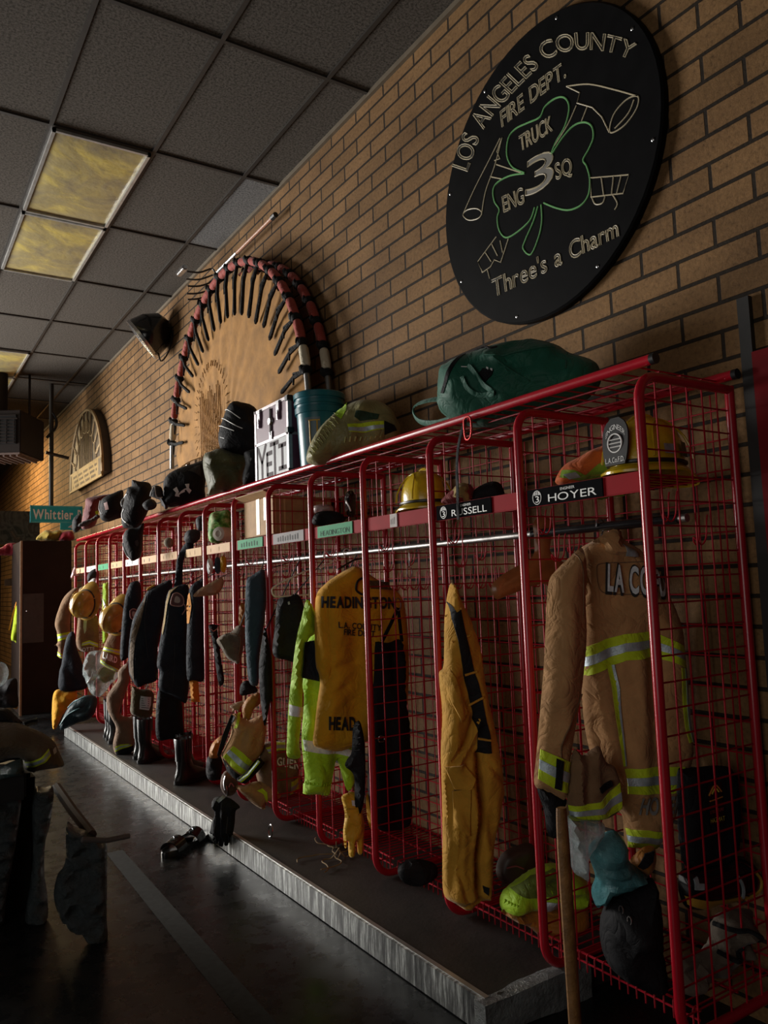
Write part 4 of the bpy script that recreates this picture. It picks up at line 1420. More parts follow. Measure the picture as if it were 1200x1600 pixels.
# aluminium case with stencilled letters
ca = empty('flight_case', (-.27, 4.17, ZT)); tag(ca, 'purple-grey aluminium case with big stencilled letters on its lower half', 'case')
cy0, cy1, cx0, cx1, cz0, cz1 = 3.955, 4.415, -.43, -.26, ZT+.005, ZT+.455
MB().box((cx0, cy0, cz0), (cx1, cy1, cz1), 0).build('panel_body', plain('silver_case_panel', (.30, .315, .33), .5, 0, .1), ca, smooth=False)
zm = cz0+.235
mb = MB().box((cx0-.004, cy0+.02, zm+.01), (cx0, cy1-.02, cz1-.02), 0); mb.box((cx0+.02, cy0-.004, cz0+.02), (cx1-.02, cy0, cz1-.02), 0)
mb.build('coloured_panel', plain('mauve_case_panel', (.12, .045, .08), .5, 0, .12), ca, smooth=False)
e = .018
ALT = plain('aluminium_trim', (.42, .38, .39), .4, .5)
def bar(a, c): MB().box(a, c).build('edge_trim', ALT, ca, smooth=False)
for y in (cy0, cy1):
    for x in (cx0, cx1): bar((x-.006 if x == cx0 else x-e, y-.006 if y == cy0 else y-e, cz0), (x+e if x == cx0 else x+.006, y+e if y == cy0 else y+.006, cz1))
for z in (cz0, cz1-e, zm-.008):
    h2_ = e if z != zm-.008 else .016
    bar((cx0-.006, cy0, z), (cx0+.004, cy1, z+h2_)); bar((cx0, cy0-.006, z), (cx1, cy0+.004, z+h2_))
for y in (cy0+.11, cy1-.08):
    mb = MB().box((cx0-.018, y-.022, cz1-.075), (cx0-.004, y+.022, cz1-.005), 0, .004).box((cx0-.022, y-.010, cz1-.12), (cx0-.006, y+.010, cz1-.06), 0, .003)
    mb.build('latch', STEEL, ca)
yc = (cy0+cy1)/2-.01
mb = MB().tube([(cx0-.010, yc, zm+.02), (cx0-.010, yc, cz1-.03)], .008, 8)
mb.lathe([(0, .016), (.020, .016), (.026, 0), (.0, -.002)], 14, 0, Matrix.Translation((cx0-.006, yc, (zm+cz1)/2)) @ Matrix.Rotation(math.radians(-90), 4, 'Y'))
mb.box((cx0-.014, yc-.02, zm-.005), (cx0-.004, yc+.02, zm+.05), 0, .004)
mb.build('hasp', STEEL, ca)
mb = MB()
for y, x in ((cy0, cx0),):
    for z in (cz1-.03, zm, cz0+.0):
        mb.box((x-.010, y-.010, z), (x+.03, y+.03, z+.035), 0, .004)
mb.build('corner_guard', BLACKP, ca)
def stroke(mb, pts, r=.011):
    for a, c in zip(pts, pts[1:]):
        A = Vector((cx0-.0012, cy1-.02-a[0]*(cy1-cy0-.05), cz0+.02+a[1]*(zm-cz0-.035))); B = Vector((cx0-.0012, cy1-.02-c[0]*(cy1-cy0-.05), cz0+.02+c[1]*(zm-cz0-.035)))
        d = (B-A).normalized(); nn = Vector((0, -d.z, d.y))*r
        A = A-d*r*.5; B = B+d*r*.5
        mb.add([A+nn, A-nn, B-nn, B+nn], [(0, 1, 2, 3)])
for pts in ([[(.02, .95), (.16, .50), (.30, 1.0)], [(.16, .50), (.16, .02)]], [[(.50, .70), (.34, .70), (.34, .06), (.52, .06)], [(.34, .38), (.48, .38)]], [[(.46, .94), (.72, .94)], [(.60, .94), (.60, .02)]], [[(.74, .80), (.96, .80)], [(.85, .80), (.85, .14)], [(.74, .14), (.96, .14)]]):
    mb = MB()
    for p in pts: stroke(mb, p, .013)
    mb.build('stencil_letter', plain('mauve_stencil_ink', (.028, .010, .018), .6, 0, .1, 10, 0, 0, .15), ca, smooth=False)

# dark stuff sack, pack, olive bag
S = Sheet((-.26, 4.72))
o = S.make('stuff_sack', [(344, 700), (341, 680), (348, 655), (358, 632), (372, 628), (395, 634), (404, 650), (404, 690), (400, 712), (375, 712), (352, 706)], BLACKC, .14, .13, wr=(.010, 24, 24), seed=8)
tag(o.obj, 'black stuff sack with thin white lines, sitting on the olive bag beside the metal case', 'bag')
B_ = lambda *p: CM(p, 8.571, 290, 620)
for pp in (((530, 180), (640, 270), (740, 350)), ((485, 290), (600, 390), (690, 455), (770, 485)), ((450, 390), (540, 455), (660, 520)), ((470, 565), (530, 598))):
    o.line('white_piping', B_(*pp), .0032, LETW)
S = Sheet((-.30, 4.55))
o = S.make('black_pack', B_((800, 900), (780, 760), (840, 720), (975, 730), (985, 1100), (960, 1130), (790, 1180), (760, 1060)), BLACKC, .10, .09, seed=3)
tag(o.obj, 'black pack wedged between the olive bag and the metal case', 'bag')
S = Sheet((-.30, 4.80))
o = S.make('olive_bag', B_((290, 1320), (300, 1240), (255, 1050), (232, 900), (250, 770), (330, 735), (480, 690), (640, 740), (800, 760), (850, 850), (840, 980), (770, 1080), (760, 1180), (600, 1240), (450, 1290)), OLIVE, .15, .12, wr=(.012, 26, 10), seed=2,
    folds=[(B_((250, 920), (400, 950), (560, 960), (690, 965)), -.035, .02), (B_((340, 740), (360, 850), (350, 920)), .02, .012), (B_((410, 740), (430, 880)), .016, .010), (B_((270, 1000), (300, 1200), (330, 1300)), .02, .012), (B_((640, 890), (820, 800)), -.015, .012)])
tag(o.obj, 'crumpled olive green bag on top of the lockers under the black stuff sack', 'bag')
o.patch('buckle_tab', B_((790, 740), (920, 710), (910, 790), (860, 880)), fabric('tab_olive', (.20, .18, .09), .8, .2))

# black sports bag with white emblem
D_ = lambda *p: CM(p, 5.4545, 100, 720)
S = Sheet((-.30, 5.75))
o = S.make('sports_bag', D_((830, 380), (845, 300), (850, 180), (900, 110), (1000, 60), (1100, 30), (1220, 0), (1215, 120), (1200, 240), (1195, 330), (1050, 370), (930, 400), (870, 400)), BLACKC, .16, .13, wr=(.008, 20, 20), seed=6)
o.rest(ZT+.004); tag(o.obj, 'black sports bag with a white crossed-arc emblem on top of the lockers', 'bag')
for A in (((935, 270), (965, 250), (985, 290), (975, 310), (1010, 282), (1030, 268), (1035, 290), (1000, 305), (985, 318), (990, 330), (952, 325), (955, 308), (962, 300)), ((1035, 230), (1072, 228), (1068, 262), (1090, 280), (1072, 306), (1058, 292), (1045, 275), (1010, 282), (990, 300), (985, 318), (1000, 288), (1030, 268), (1050, 262))):
    o.patch('emblem', D_(*A), LETW, off=.005)
o.patch('grey_panel', D_((1050, 110), (1160, 60), (1170, 160), (1110, 130)), CHAR)
S = Sheet((-.36, 5.72))
o = S.make('mesh_bottle_pocket', D_((730, 290), (770, 215), (830, 225), (850, 300), (870, 360), (885, 400), (860, 410), (820, 340), (780, 320)), CHAR, .05, .04, seed=4)
tag(o.obj, 'small grey pouch with a pale rim against the end of the emblem bag', 'pouch')
o.line('pale_rim', D_((735, 300), (772, 222), (790, 310), (840, 318)), .004, plain('pale_rim', (.5, .5, .5), .5))
S = Sheet((-.34, 6.25))
o = S.make('backpack', D_((500, 560), (490, 470), (500, 380), (520, 300), (545, 230), (575, 220), (580, 165), (640, 175), (735, 195), (745, 300), (720, 420), (670, 520), (620, 580), (560, 580)), BLACKC, .17, .13, wr=(.012, 22, 22), seed=9)
o.rest(ZT+.004); tag(o.obj, 'tall black backpack with pale zip edges on top of the lockers', 'bag')
o.line('pale_edge', D_((545, 295), (505, 325), (488, 360), (500, 395)), .006, plain('pale_rim', (.5, .5, .5)))
o.line('pale_edge', D_((520, 420), (500, 460), (510, 510), (560, 555)), .006, plain('pale_rim', (.5, .5, .5)))
S = Sheet((-.40, 6.0))
o = S.make('grey_pouch', D_((668, 420), (700, 385), (740, 370), (780, 390), (790, 430), (760, 460), (700, 465)), CHAR, .06, .05, seed=5)
o.rest(ZT+.004); tag(o.obj, 'rounded charcoal pouch at the shelf edge beside the tall black backpack', 'pouch')
S = Sheet((-.56, 6.2))
o = S.make('hanging_helmet_bag', D_((500, 690), (510, 620), (545, 580), (620, 570), (680, 530), (672, 640), (660, 800), (620, 840), (570, 850), (520, 760)), BLACKC, .10, .09, seed=2)
tag(o.obj, 'black bag with pale cord edge hanging below the top rail near the far lockers', 'bag')
o.line('pale_edge', D_((500, 700), (515, 760), (540, 810), (580, 850)), .006, plain('pale_rim', (.5, .5, .5)))
o.patch('small_emblem', D_((605, 690), (630, 680), (640, 710), (625, 735), (610, 720)), CHAR)
S = Sheet((-.32, 7.0))
o = S.make('day_pack', D_((310, 560), (305, 450), (330, 390), (420, 345), (500, 320), (510, 400), (520, 530), (440, 570), (370, 590)), BLACKC, .17, .13, wr=(.01, 20, 20), seed=12)
o.rest(ZT+.004); tag(o.obj, 'smaller black pack between the maroon bag and the tall backpack', 'bag')
o.line('pale_edge', D_((310, 410), (300, 480), (330, 540)), .006, plain('pale_rim', (.5, .5, .5)))
o.patch('pink_tag', D_((345, 445), (375, 435), (390, 500), (360, 505)), plain('pink_tag', (.5, .3, .28), .6))
S = Sheet((-.32, 7.9))
o = S.make('maroon_bag', D_((150, 590), (160, 470), (180, 400), (185, 345), (240, 325), (400, 300), (425, 325), (330, 380), (300, 440), (270, 560), (200, 600)), MAROON, .2, .15, wr=(.012, 16, 16), seed=4)
o.rest(ZT+.004); tag(o.obj, 'maroon bag near the far end of the locker tops', 'bag')
S = Sheet((-.36, 8.25))
o = S.make('round_pouch', D_((70, 560), (85, 520), (120, 490), (150, 490), (155, 590), (110, 640), (75, 630)), BLACKC, .14, .11, seed=4)
o.rest(ZT+.004); tag(o.obj, 'black rounded pouch farthest along the locker tops, next to the street sign', 'pouch')
S = Sheet((-.38, 7.55))
o = S.make('grey_shoe', D_((110, 640), (160, 600), (230, 575), (280, 540), (310, 560), (250, 600), (180, 640)), CHAR, .08, .06, seed=4)
o.rest(ZT+.004); tag(o.obj, 'grey and lime running shoe in front of the maroon bag', 'shoe')
o.patch('lime_tab', D_((265, 515), (290, 505), (295, 535), (272, 540)), LIME)

# ================================================================ nearest locker, low
B4 = lambda *p: CM(p, 2.667, 750, 1200)
S = Sheet((-.42, 1.74), 30)
o = S.make('plastic_bag', B4((365, 200), (420, 215), (500, 220), (520, 260), (470, 330), (450, 400), (455, 470), (430, 460), (385, 425), (372, 330)), FILM, .07, .06, wr=(.012, 60, 30), seed=2)
tag(o.obj, 'clear crinkled plastic bag under the tan lettered turnout coat', 'plastic bag')
S = Sheet((-.36, 1.72), 30)
o = S.make('plastic_bag', B4((450, 340), (500, 280), (560, 260), (600, 300), (618, 380), (660, 420), (695, 455), (640, 480), (560, 515), (525, 545), (497, 583), (478, 565), (464, 510), (480, 450)), FILMT, .08, .06, wr=(.009, 26, 90), seed=5)
tag(o.obj, 'teal plastic bag bulging under the hem of the tan lettered turnout coat', 'plastic bag')
S = Sheet((-.30, 1.72), 30)
o = S.make('work_glove', B4((620, 395), (655, 350), (690, 325), (725, 330), (735, 380), (722, 430), (690, 450), (660, 430)), LEATHO, .035, .04, seed=3)
tag(o.obj, 'brown leather work glove hanging below the hem of the tan lettered turnout coat', 'glove')
o.patch('black_back', B4((640, 395), (675, 345), (715, 335), (705, 375), (660, 405)), BLACKC)
S = Sheet((-.26, 1.66), 30)
o = S.make('gear_bag', B4((500, 640), (540, 540), (600, 510), (660, 480), (720, 460), (745, 560), (750, 700), (770, 850), (760, 930), (650, 900), (560, 850), (510, 760)), BLACKC, .10, .09, wr=(.014, 30, 24), seed=7)
tag(o.obj, 'black crumpled gear bag on the bottom shelf of the nearest locker', 'bag')
for a in ((558, 556), (577, 582)):
    c = o.front(C3(a, 2.667, (750, 1200)), .004); mb = MB(); mb.tube([c+Vector((0, .008*math.cos(t), .012*math.sin(t))) for t in [2*math.pi*k/12 for k in range(12)]], .002, 5, 0, True); mb.build('eyelet', DSTEEL, o.obj)
B5 = lambda *p: CM(p, 3.9, 1030, 1150)
S = Sheet((-.14, 1.585), 12)
o = S.make('boot_sleeve', B5((112, 230), (150, 200), (230, 190), (330, 180), (425, 190), (455, 240), (470, 400), (470, 640), (440, 740), (400, 790), (300, 800), (160, 790), (120, 600)), BLACKC, .035, .04, wr=(.004, 20, 10), seed=3)
tag(o.obj, 'black upright gear sleeve with a small orange warning label behind the nearest mesh side', 'gear sleeve')
lb = o.patch('warning_label', B5((238, 290), (325, 262), (338, 505), (248, 520)), BLACKG, off=.004)
ORL = plain('orange_print', (.62, .22, .04), .5); YLL = plain('yellow_print', (.7, .55, .06), .5)
o.line('triangle', B5((242, 345), (282, 282), (322, 320)), .0025, ORL, lb, off=.006)
o.line('triangle', B5((262, 335), (284, 300), (306, 322)), .0025, YLL, lb, off=.006)
o.line('underline', B5((248, 378), (285, 368), (328, 352)), .002, ORL, lb, off=.006)
o.text('STRUCTURE', CM([(248, 455)], 3.9, 1030, 1150)[0], CM([(332, 432)], 3.9, 1030, 1150)[0], 5, plain('red_print', (.4, .06, .05), .5), lb, off=.006)
o.text('HAZMAT', CM([(250, 508)], 3.9, 1030, 1150)[0], CM([(336, 490)], 3.9, 1030, 1150)[0], 7, YLL, lb, off=.006)
S = Sheet((-.15, 1.565), 12)
o = S.make('dark_helmet', B5((120, 950), (125, 830), (200, 800), (300, 790), (400, 760), (480, 730), (560, 760), (598, 830), (600, 920), (540, 985), (440, 1010), (340, 1030), (240, 1060), (160, 1040)), BLACKG, .045, .06, wr=(.001, 10, 10), seed=3)
tag(o.obj, 'black helmet with gold trim resting low behind the nearest mesh side', 'helmet')
GT = plain('gold_trim', (.52, .30, .04), .4)
o.patch('gold_band', B5((130, 960), (250, 975), (370, 970), (470, 950), (560, 965), (545, 990), (440, 1008), (340, 1025), (250, 1040), (150, 1015)), GT)
o.line('gold_edge', B5((480, 970), (550, 930), (565, 860), (530, 810)), .005, GT)
o.line('grey_edge', B5((415, 830), (440, 880), (455, 960)), .006, SILVER)
o.patch('shield_scrap', B5((160, 850), (185, 835), (180, 870), (210, 870), (205, 905), (160, 910)), SILVER)
S = Sheet((-.17, 1.57), 12)
o = S.make('bundled_trousers', B5((100, 1500), (95, 1350), (180, 1330), (300, 1270), (330, 1140), (380, 1070), (480, 1050), (560, 1060), (570, 1110), (520, 1200), (500, 1330), (430, 1370), (350, 1440), (230, 1480), (200, 1540), (110, 1560)), fabric('grey_tan_cloth', (.13, .10, .075), .8, .3), .05, .05, wr=(.02, 50, 50), seed=7)
tag(o.obj, 'grey-tan crumpled trousers bundled at the bottom of the nearest locker', 'trousers')
o.line('black_fold', B5((330, 1140), (400, 1120), (470, 1160), (460, 1230)), .008, BLACKC)
o.line('black_fold', B5((300, 1280), (360, 1300), (400, 1230)), .008, BLACKC)

# long wooden handle standing on the floor in front
mb = MB()
P = [atY(p, 1.60) for p in ((877, 1262), (879, 1300), (884, 1380), (890, 1470), (896, 1560))]
d = (P[-1]-P[0]).normalized()
P.append(P[-1]+d*((P[-1].z-FZ)/-d.z))
mb.tube(catmull(P, False, 6), [.0135+.0035*min(1, i/8) for i in range(31)], 10, 0, ell=(1.15, .85))
o = mb.build('wooden_pole', plain('weathered_ash_wood', (.26, .125, .04), .5, 0, .4, 26, .5))
tag(o, 'long weathered wooden pole standing upright in front of the nearest locker', 'pole')
# ================================================================ second locker, bottom shelf
S = Sheet((-.30, 2.20), 28)
o = S.make('safety_vest', B4((82, 560), (90, 520), (130, 480), (200, 430), (290, 395), (380, 420), (440, 470), (450, 520), (430, 570), (330, 580), (220, 585), (130, 605), (92, 590)), LIMEG, .085, .07, wr=(.012, 40, 40), seed=5)
tag(o.obj, 'bright lime safety vest bundled on the bottom shelf of the second locker', 'vest')
o.patch('silver_band', B4((245, 520), (300, 515), (305, 585), (250, 588)), SILVER)
o.patch('dark_top', B4((120, 490), (200, 435), (290, 400), (370, 425), (300, 500), (180, 505)), fabric('dark_lime_cloth', (.12, .17, .02), .7, .3))
for i in range(5):
    o.line('gather', B4((95+i*9, 530), (92+i*10, 595)), .0035, LIMEG, off=.004)
S = Sheet((-.31, 2.17), 28)
o = S.make('leather_bundle', B4((95, 590), (210, 592), (330, 585), (440, 580), (450, 640), (420, 690), (330, 700), (270, 715), (200, 660), (130, 630)), LEATHO, .07, .06, wr=(.012, 30, 30), seed=4)
tag(o.obj, 'orange-brown leather bundle under the lime safety vest', 'leather bundle')
S = Sheet((-.2, 2.42), 20)
o = S.make('work_boot', [(778, 1372), (776, 1350), (786, 1332), (805, 1322), (830, 1318), (840, 1345), (838, 1375), (805, 1388)], plain('dark_brown_leather', (.035, .018, .012), .45), .035, .035, seed=4)
tag(o.obj, 'dark brown work boot lying behind the lime vest in the second locker', 'boot')
o.line('lace', [(786, 1352), (800, 1348), (812, 1352)], .003, plain('dull_red_lace', (.22, .05, .05), .6))
S = Sheet((-.18, 2.72), 20)
o = S.make('shoe', [(622, 1365), (625, 1350), (650, 1342), (680, 1350), (682, 1372), (655, 1385), (632, 1380)], BLACKC, .03, .03, seed=2)
tag(o.obj, 'black shoe on the bottom shelf of the third locker', 'shoe')

# ================================================================ mustard coat bay
Q = lambda *p: CM(p, 2.667, 400, 800)
yc_ = Sheet((-.30, 3.36), 14)
o = yc_.make('brush_coat', Q((330, 268), (385, 236), (412, 226), (445, 240), (520, 292), (598, 342), (622, 420), (632, 560), (635, 700), (620, 860), (560, 930), (440, 962), (400, 980), (340, 998), (265, 985), (238, 962), (246, 880), (256, 790), (267, 700), (250, 640), (246, 560), (245, 440), (252, 345), (290, 298)),
    MUST, .075, .09, wr=(.007, 30, 9), seed=4, cell=.011, folds=[(Q((285, 380), (290, 560), (300, 680)), -.012, .014), (Q((270, 690), (330, 640), (400, 620)), -.012, .016), (Q((262, 800), (300, 760), (360, 720)), -.014, .016), (Q((300, 760), (290, 900)), .012, .02), (Q((250, 930), (330, 955), (420, 930)), .01, .02)])
tag(o.obj, 'mustard yellow brush coat with stencilled black lettering on its back', 'coat')
BOLD[0] = .045
yc_.text('HEADINGTON', Q((262, 396))[0], Q((556, 400))[0], 17, LETB)
BOLD[0] = .02
yc_.text('L.A. COUNTY', Q((322, 479))[0], Q((498, 492))[0], 9.5, LETB)
yc_.text('FIRE DEPT.', Q((343, 508))[0], Q((480, 518))[0], 9.5, LETB)
BOLD[0] = .045
yc_.text('HEAD', Q((285, 894))[0], Q((398, 898))[0], 20, LETB)
BOLD[0] = 0
yc_.line('seam', Q((290, 310), (288, 450), (296, 650), (275, 720)), .002, MUST)
yc_.line('hem_seam', Q((248, 935), (330, 970), (440, 935)), .002, MUST)
yc_.patch('collar_label', Q((455, 285), (555, 292), (555, 325), (460, 320)), fabric('dark_label', (.10, .06, .02), .8))
yc_.line('collar_ring', Q((430, 275), (405, 290), (400, 325), (425, 345)), .006, BLACKP, off=.004)
# hangers of the mustard coat and the jacket behind
def hanger_hook(px, y, drop, mat, name, label, r=.003):
    c = Vector((-.27, y, 1.532)); b_ = atY(drop, y)
    mb = MB(); mb.tube(catmull([c+Vector((.018, 0, .004)), c+Vector((.010, 0, .022)), c+Vector((-.008, 0, .024)), c+Vector((-.020, 0, .008)), c+Vector((-.016, 0, -.03)), (c+b_)/2+Vector((.006, 0, 0)), b_], False, 4), r, 6)
    o = mb.build(name, mat); tag(o, label, 'hanger'); return o
hanger_hook((545, 860), 3.42, (528, 890), BLACKP, 'coat_hanger', 'black hanger hook above the mustard brush coat', .0045)
hanger_hook((492, 868), 3.62, (500, 888), WHITEP, 'coat_hanger', 'white wire hanger hook behind the mustard brush coat')
# lime rain jacket behind
lj = Sheet(cyy((505, 1050), 3.52), 14)
o = lj.make('rain_jacket', Q((200, 560), (250, 500), (300, 560), (300, 760), (330, 930), (400, 960), (412, 1080), (408, 1135), (378, 1158), (338, 1035), (318, 1110), (302, 1178), (250, 1172), (197, 1172), (203, 1100), (190, 950), (200, 780), (190, 690)),
    LIMEG, .05, .06, wr=(.008, 44, 14), seed=5, folds=[(Q((260, 1000), (280, 1080)), -.012, .012), (Q((330, 1010), (300, 1120)), -.014, .012)])
tag(o.obj, 'lime yellow rain jacket with white bands hanging behind the mustard brush coat', 'jacket')
o.loop(Q((250, 520))[0])
lj.stripe(Q((192, 945), (250, 950), (330, 968), (392, 985)), Q((198, 990), (250, 996), (320, 1000), (380, 1010)), mid=None, ma=WHITEC, name='white_band')
lj.patch('cuff', Q((197, 1130), (250, 1128), (308, 1134), (300, 1178), (250, 1176), (195, 1172)), LIMEG, off=.006)
for i in range(8): lj.line('gather', Q((204+i*13, 1118), (206+i*12, 1172)), .0035, LIMEG, off=.006)
ls = Sheet((lj.c.x-.02, lj.c.y), 14); ls.c = ls.c+ls.n*.05
ls.make('sleeve', Q((188, 450), (212, 365), (246, 420), (250, 500), (215, 540), (196, 690), (192, 830), (180, 960), (186, 1020), (150, 1028), (128, 1010), (130, 930), (136, 800), (152, 650), (170, 520)), LIMEG, .035, .04, parent=o.obj, wr=(.007, 60, 20), seed=3)
ls.patch('white_band', Q((137, 800), (195, 812), (192, 852), (136, 845)), WHITEC, off=.006)
lp = ls.patch('navy_panel', Q((200, 542), (240, 535), (250, 610), (262, 705), (190, 690), (196, 600)), NAVY, off=.012)
# bib overalls on straps, deeper in the bay
S = Sheet((-.22, 3.16), 8)
o = S.make('bib_overalls', Q((495, 560), (505, 540), (550, 545), (600, 532), (615, 600), (620, 760), (640, 900), (645, 1100), (640, 1290), (560, 1330), (500, 1310), (470, 1200), (468, 950), (490, 700)), BLACKC, .05, .05, wr=(.008, 40, 6), seed=4)
tag(o.obj, 'black bib overalls hanging on their straps behind the mesh beside the mustard coat', 'overalls')
for a in (((592, 400), (560, 470), (525, 540)), ((592, 400), (600, 470), (608, 540))):
    mb = MB(); mb.tube([atY(p, 3.14) for p in Q(*a)], .010, 6, ell=(1, .35)); mb.build('strap', BLACKC, o.obj)
c = atY(Q((592, 385))[0], 3.13)
mb = MB(); mb.tube([c+Vector((.016*math.cos(t), 0, .03*math.sin(t))) for t in [2*math.pi*k/14 for k in range(14)]], .003, 6, 0, True); mb.build('hook_ring', DSTEEL, o.obj)
S.line('buckle', Q((488, 945), (492, 925), (515, 930), (512, 948), (488, 948)), .003, STEEL, off=.006)
c = atY(Q((640, 240))[0], 2.95)
mb = MB()
mb.tube([c+Vector((0, 0, .04)), c+Vector((0, 0, .015))], .004, 6)
mb.tube([c+Vector((.014*math.cos(t), 0, -.012+.026*math.sin(t))) for t in [2*math.pi*k/14 for k in range(14)]], .0035, 6, 0, True)
mb.tube([c+Vector((0, 0, .04)), Vector((c.x, c.y, 1.50)), Vector((-.20, c.y, 1.52))], .0015, 4)
o = mb.build('snap_hook', STEEL); tag(o, 'bright steel snap hook hanging under the rod in the third locker', 'snap hook')
# gloves on a clip below the mustard coat
S = Sheet(cyy((560, 1200), 3.2), 16)
o = S.make('knit_glove', Q((380, 1030), (372, 1060), (408, 1100), (412, 1220), (425, 1232), (432, 1258), (443, 1235), (452, 1190), (456, 1100), (452, 960), (432, 872), (405, 900), (398, 1000)), BLACKC, .03, .03, seed=4)
tag(o.obj, 'black glove hanging over the yellow leather glove below the mustard coat', 'glove')
for i in range(5): o.line('stitching', Q((402, 890+i*26), (424, 880+i*26)), .0022, CHAR, off=.003)
S = Sheet(cyy((553, 1290), 3.24), 16)
o = S.make('leather_glove', Q((356, 1186), (378, 1172), (408, 1166), (446, 1184), (444, 1250), (452, 1300), (450, 1360), (446, 1412), (436, 1428), (424, 1420), (420, 1376), (415, 1376), (412, 1428), (398, 1440), (386, 1426), (384, 1372), (378, 1372), (376, 1400), (368, 1392), (363, 1330), (370, 1270), (364, 1225)),
    LEATHY, .03, .028, wr=(.004, 50, 40), seed=6, cell=.008, folds=[(Q((372, 1240), (405, 1236), (442, 1240)), -.012, .008)])
tag(o.obj, 'yellow leather work glove hanging fingers down below the mustard coat', 'glove')
o.line('seam', Q((420, 1250), (422, 1370)), .002, LEATHO); o.line('seam', Q((384, 1260), (384, 1370)), .002, LEATHO)
o.patch('white_tag', Q((392, 1195), (412, 1195), (412, 1218), (394, 1216)), WHITEC)
S = Sheet(cyy((580, 1265), 3.30), 16)
o = S.make('leather_glove', Q((458, 1186), (478, 1172), (496, 1170), (496, 1300), (486, 1322), (472, 1310), (462, 1260)), LEATHY, .025, .025, seed=3)
tag(o.obj, 'second yellow leather glove, mostly hidden behind the red post', 'glove')
# frayed cord on the platform
mb = MB()
rnd = random.Random(5)
for k in range(7):
    a = atZ((525+rnd.uniform(-6, 6), 1335+rnd.uniform(-4, 8)), .060); P = [a+Vector((0, 0, .05 if k < 3 else 0))]
    ang = rnd.uniform(0, 6.3)
    for q in range(6):
        ang += rnd.uniform(-.9, .9); P.append(P[-1]+Vector((math.cos(ang)*.035, math.sin(ang)*.05, 0))); P[-1].z = .060+.006*rnd.random()
    mb.tube(catmull(P, False, 5), .0028, 5)
o = mb.build('frayed_cord', plain('tan_cord', (.22, .14, .06), .8)); tag(o, 'tangle of thin tan cord lying on the platform below the yellow glove', 'cord')

# shelf contents, bays with green plates
S = Sheet((-.30, 3.44))
o = S.make('face_mask', [(540, 800), (538, 780), (543, 768), (552, 768), (556, 785), (554, 805), (546, 808)], BLACKG, .05, .04, seed=2); tag(o.obj, 'black breathing mask on the shelf above the mustard coat', 'mask')
o.line('pale_edge', [(541, 784), (546, 794), (548, 800)], .004, LETW, off=.004)
S = Sheet((-.32, 3.60))
o = S.make('wrapped_parcel', [(489, 800), (490, 791), (502, 788), (518, 790), (520, 800), (504, 804)], plain('foil_wrap', (.55, .48, .48), .35, .4), .05, .04, seed=2); tag(o.obj, 'pale shiny parcel on the shelf left of the breathing mask', 'parcel')
S = Sheet((-.34, 3.50))
o = S.make('tool_pouch', [(488, 818), (492, 803), (508, 798), (528, 800), (540, 810), (530, 820), (505, 822)], BLACKC, .06, .05, seed=6); tag(o.obj, 'black lumpy pouch under the pale parcel on its shelf', 'pouch')
# cardboard box
bx = empty('cardboard_box', (-.24, 4.40, SZ+.01)); tag(bx, 'brown cardboard box on the shelf above the green plate, its flaps taped', 'box')
CARD = plain('brown_cardboard', (.42, .25, .11), .75, 0, .12, 20, .1)
MB().box((-.44, 4.17, SZ+.012), (-.05, 4.60, SZ+.235), 0, .003).build('carton', CARD, bx, smooth=False)
mb = MB(); mb.box((-.442, 4.36, SZ+.02), (-.4395, 4.41, SZ+.236), 0); mb.box((-.442, 4.27, SZ+.1), (-.4395, 4.30, SZ+.236), 0)
for k in range(3): mb.box((-.43+.03*k, 4.1675, SZ+.02), (-.42+.03*k, 4.170, SZ+.225), 0)
mb.build('tape', plain('pale_box_tape', (.62, .45, .22), .4), bx, smooth=False)
mb = MB(); v = [(-.44, 4.17, SZ+.236), (-.44, 4.60, SZ+.236), (-.50, 4.60, SZ+.262), (-.50, 4.17, SZ+.262)]
mb.add(v+[Vector(p)+Vector((0, 0, .004)) for p in v], [(0, 1, 2, 3), (7, 6, 5, 4), (0, 3, 7, 4), (1, 5, 6, 2), (2, 6, 7, 3), (0, 4, 5, 1)]); mb.build('flap', CARD, bx, smooth=False)
# camouflage net bundle and white rolls
S = Sheet((-.24, 5.02))
m, nt, b = nmat('leaf_green_cloth'); n1 = noise_node(nt, 22, 3, .6)
r = ramp(nt, n1.outputs[0], [(.36, (.02, .09, .015)), (.5, (.10, .30, .04)), (.64, (.42, .48, .22))]); nt.links.new(r.outputs[0], b.inputs['Base Color']); b.inputs['Roughness'].default_value = .7
o = S.make('green_bundle', [(327, 845), (326, 815), (330, 802), (345, 798), (358, 798), (362, 815), (362, 835), (345, 848)], m, .08, .07, wr=(.014, 40, 40), seed=3); tag(o.obj, 'leafy green patterned bundle on a shelf left of the cardboard box', 'bundle')
c = atX((354, 835), -.40)
mb = MB(); Mx = Matrix.Translation(c) @ Vector((-.8, -.6, 0)).to_track_quat('Z', 'Y').to_matrix().to_4x4()
mb.lathe([(0, .10), (.018, .10), (.022, .104), (.045, .10), (.048, .09), (.048, -.1), (0, -.1)], 20, 0, Mx); o = mb.build('paper_roll', plain('cream_paper_roll', (.62, .57, .48), .7)); tag(o, 'white paper roll lying in front of the leafy green bundle', 'roll')
S = Sheet((-.36, 5.45))
o = S.make('grey_beanie', [(308, 826), (306, 812), (312, 806), (320, 808), (321, 824), (314, 830)], CHAR, .05, .045, seed=2); tag(o.obj, 'dark grey round cap on the shelf right of the green bundle, behind its post', 'cap')
S = Sheet((-.38, 5.55))
o = S.make('grey_hood', [(288, 845), (290, 832), (300, 827), (312, 830), (312, 842), (300, 850)], CHAR, .06, .05, seed=2); tag(o.obj, 'dark grey hood hanging over a name shelf front', 'hood')
S = Sheet((-.49, 5.62), 40)
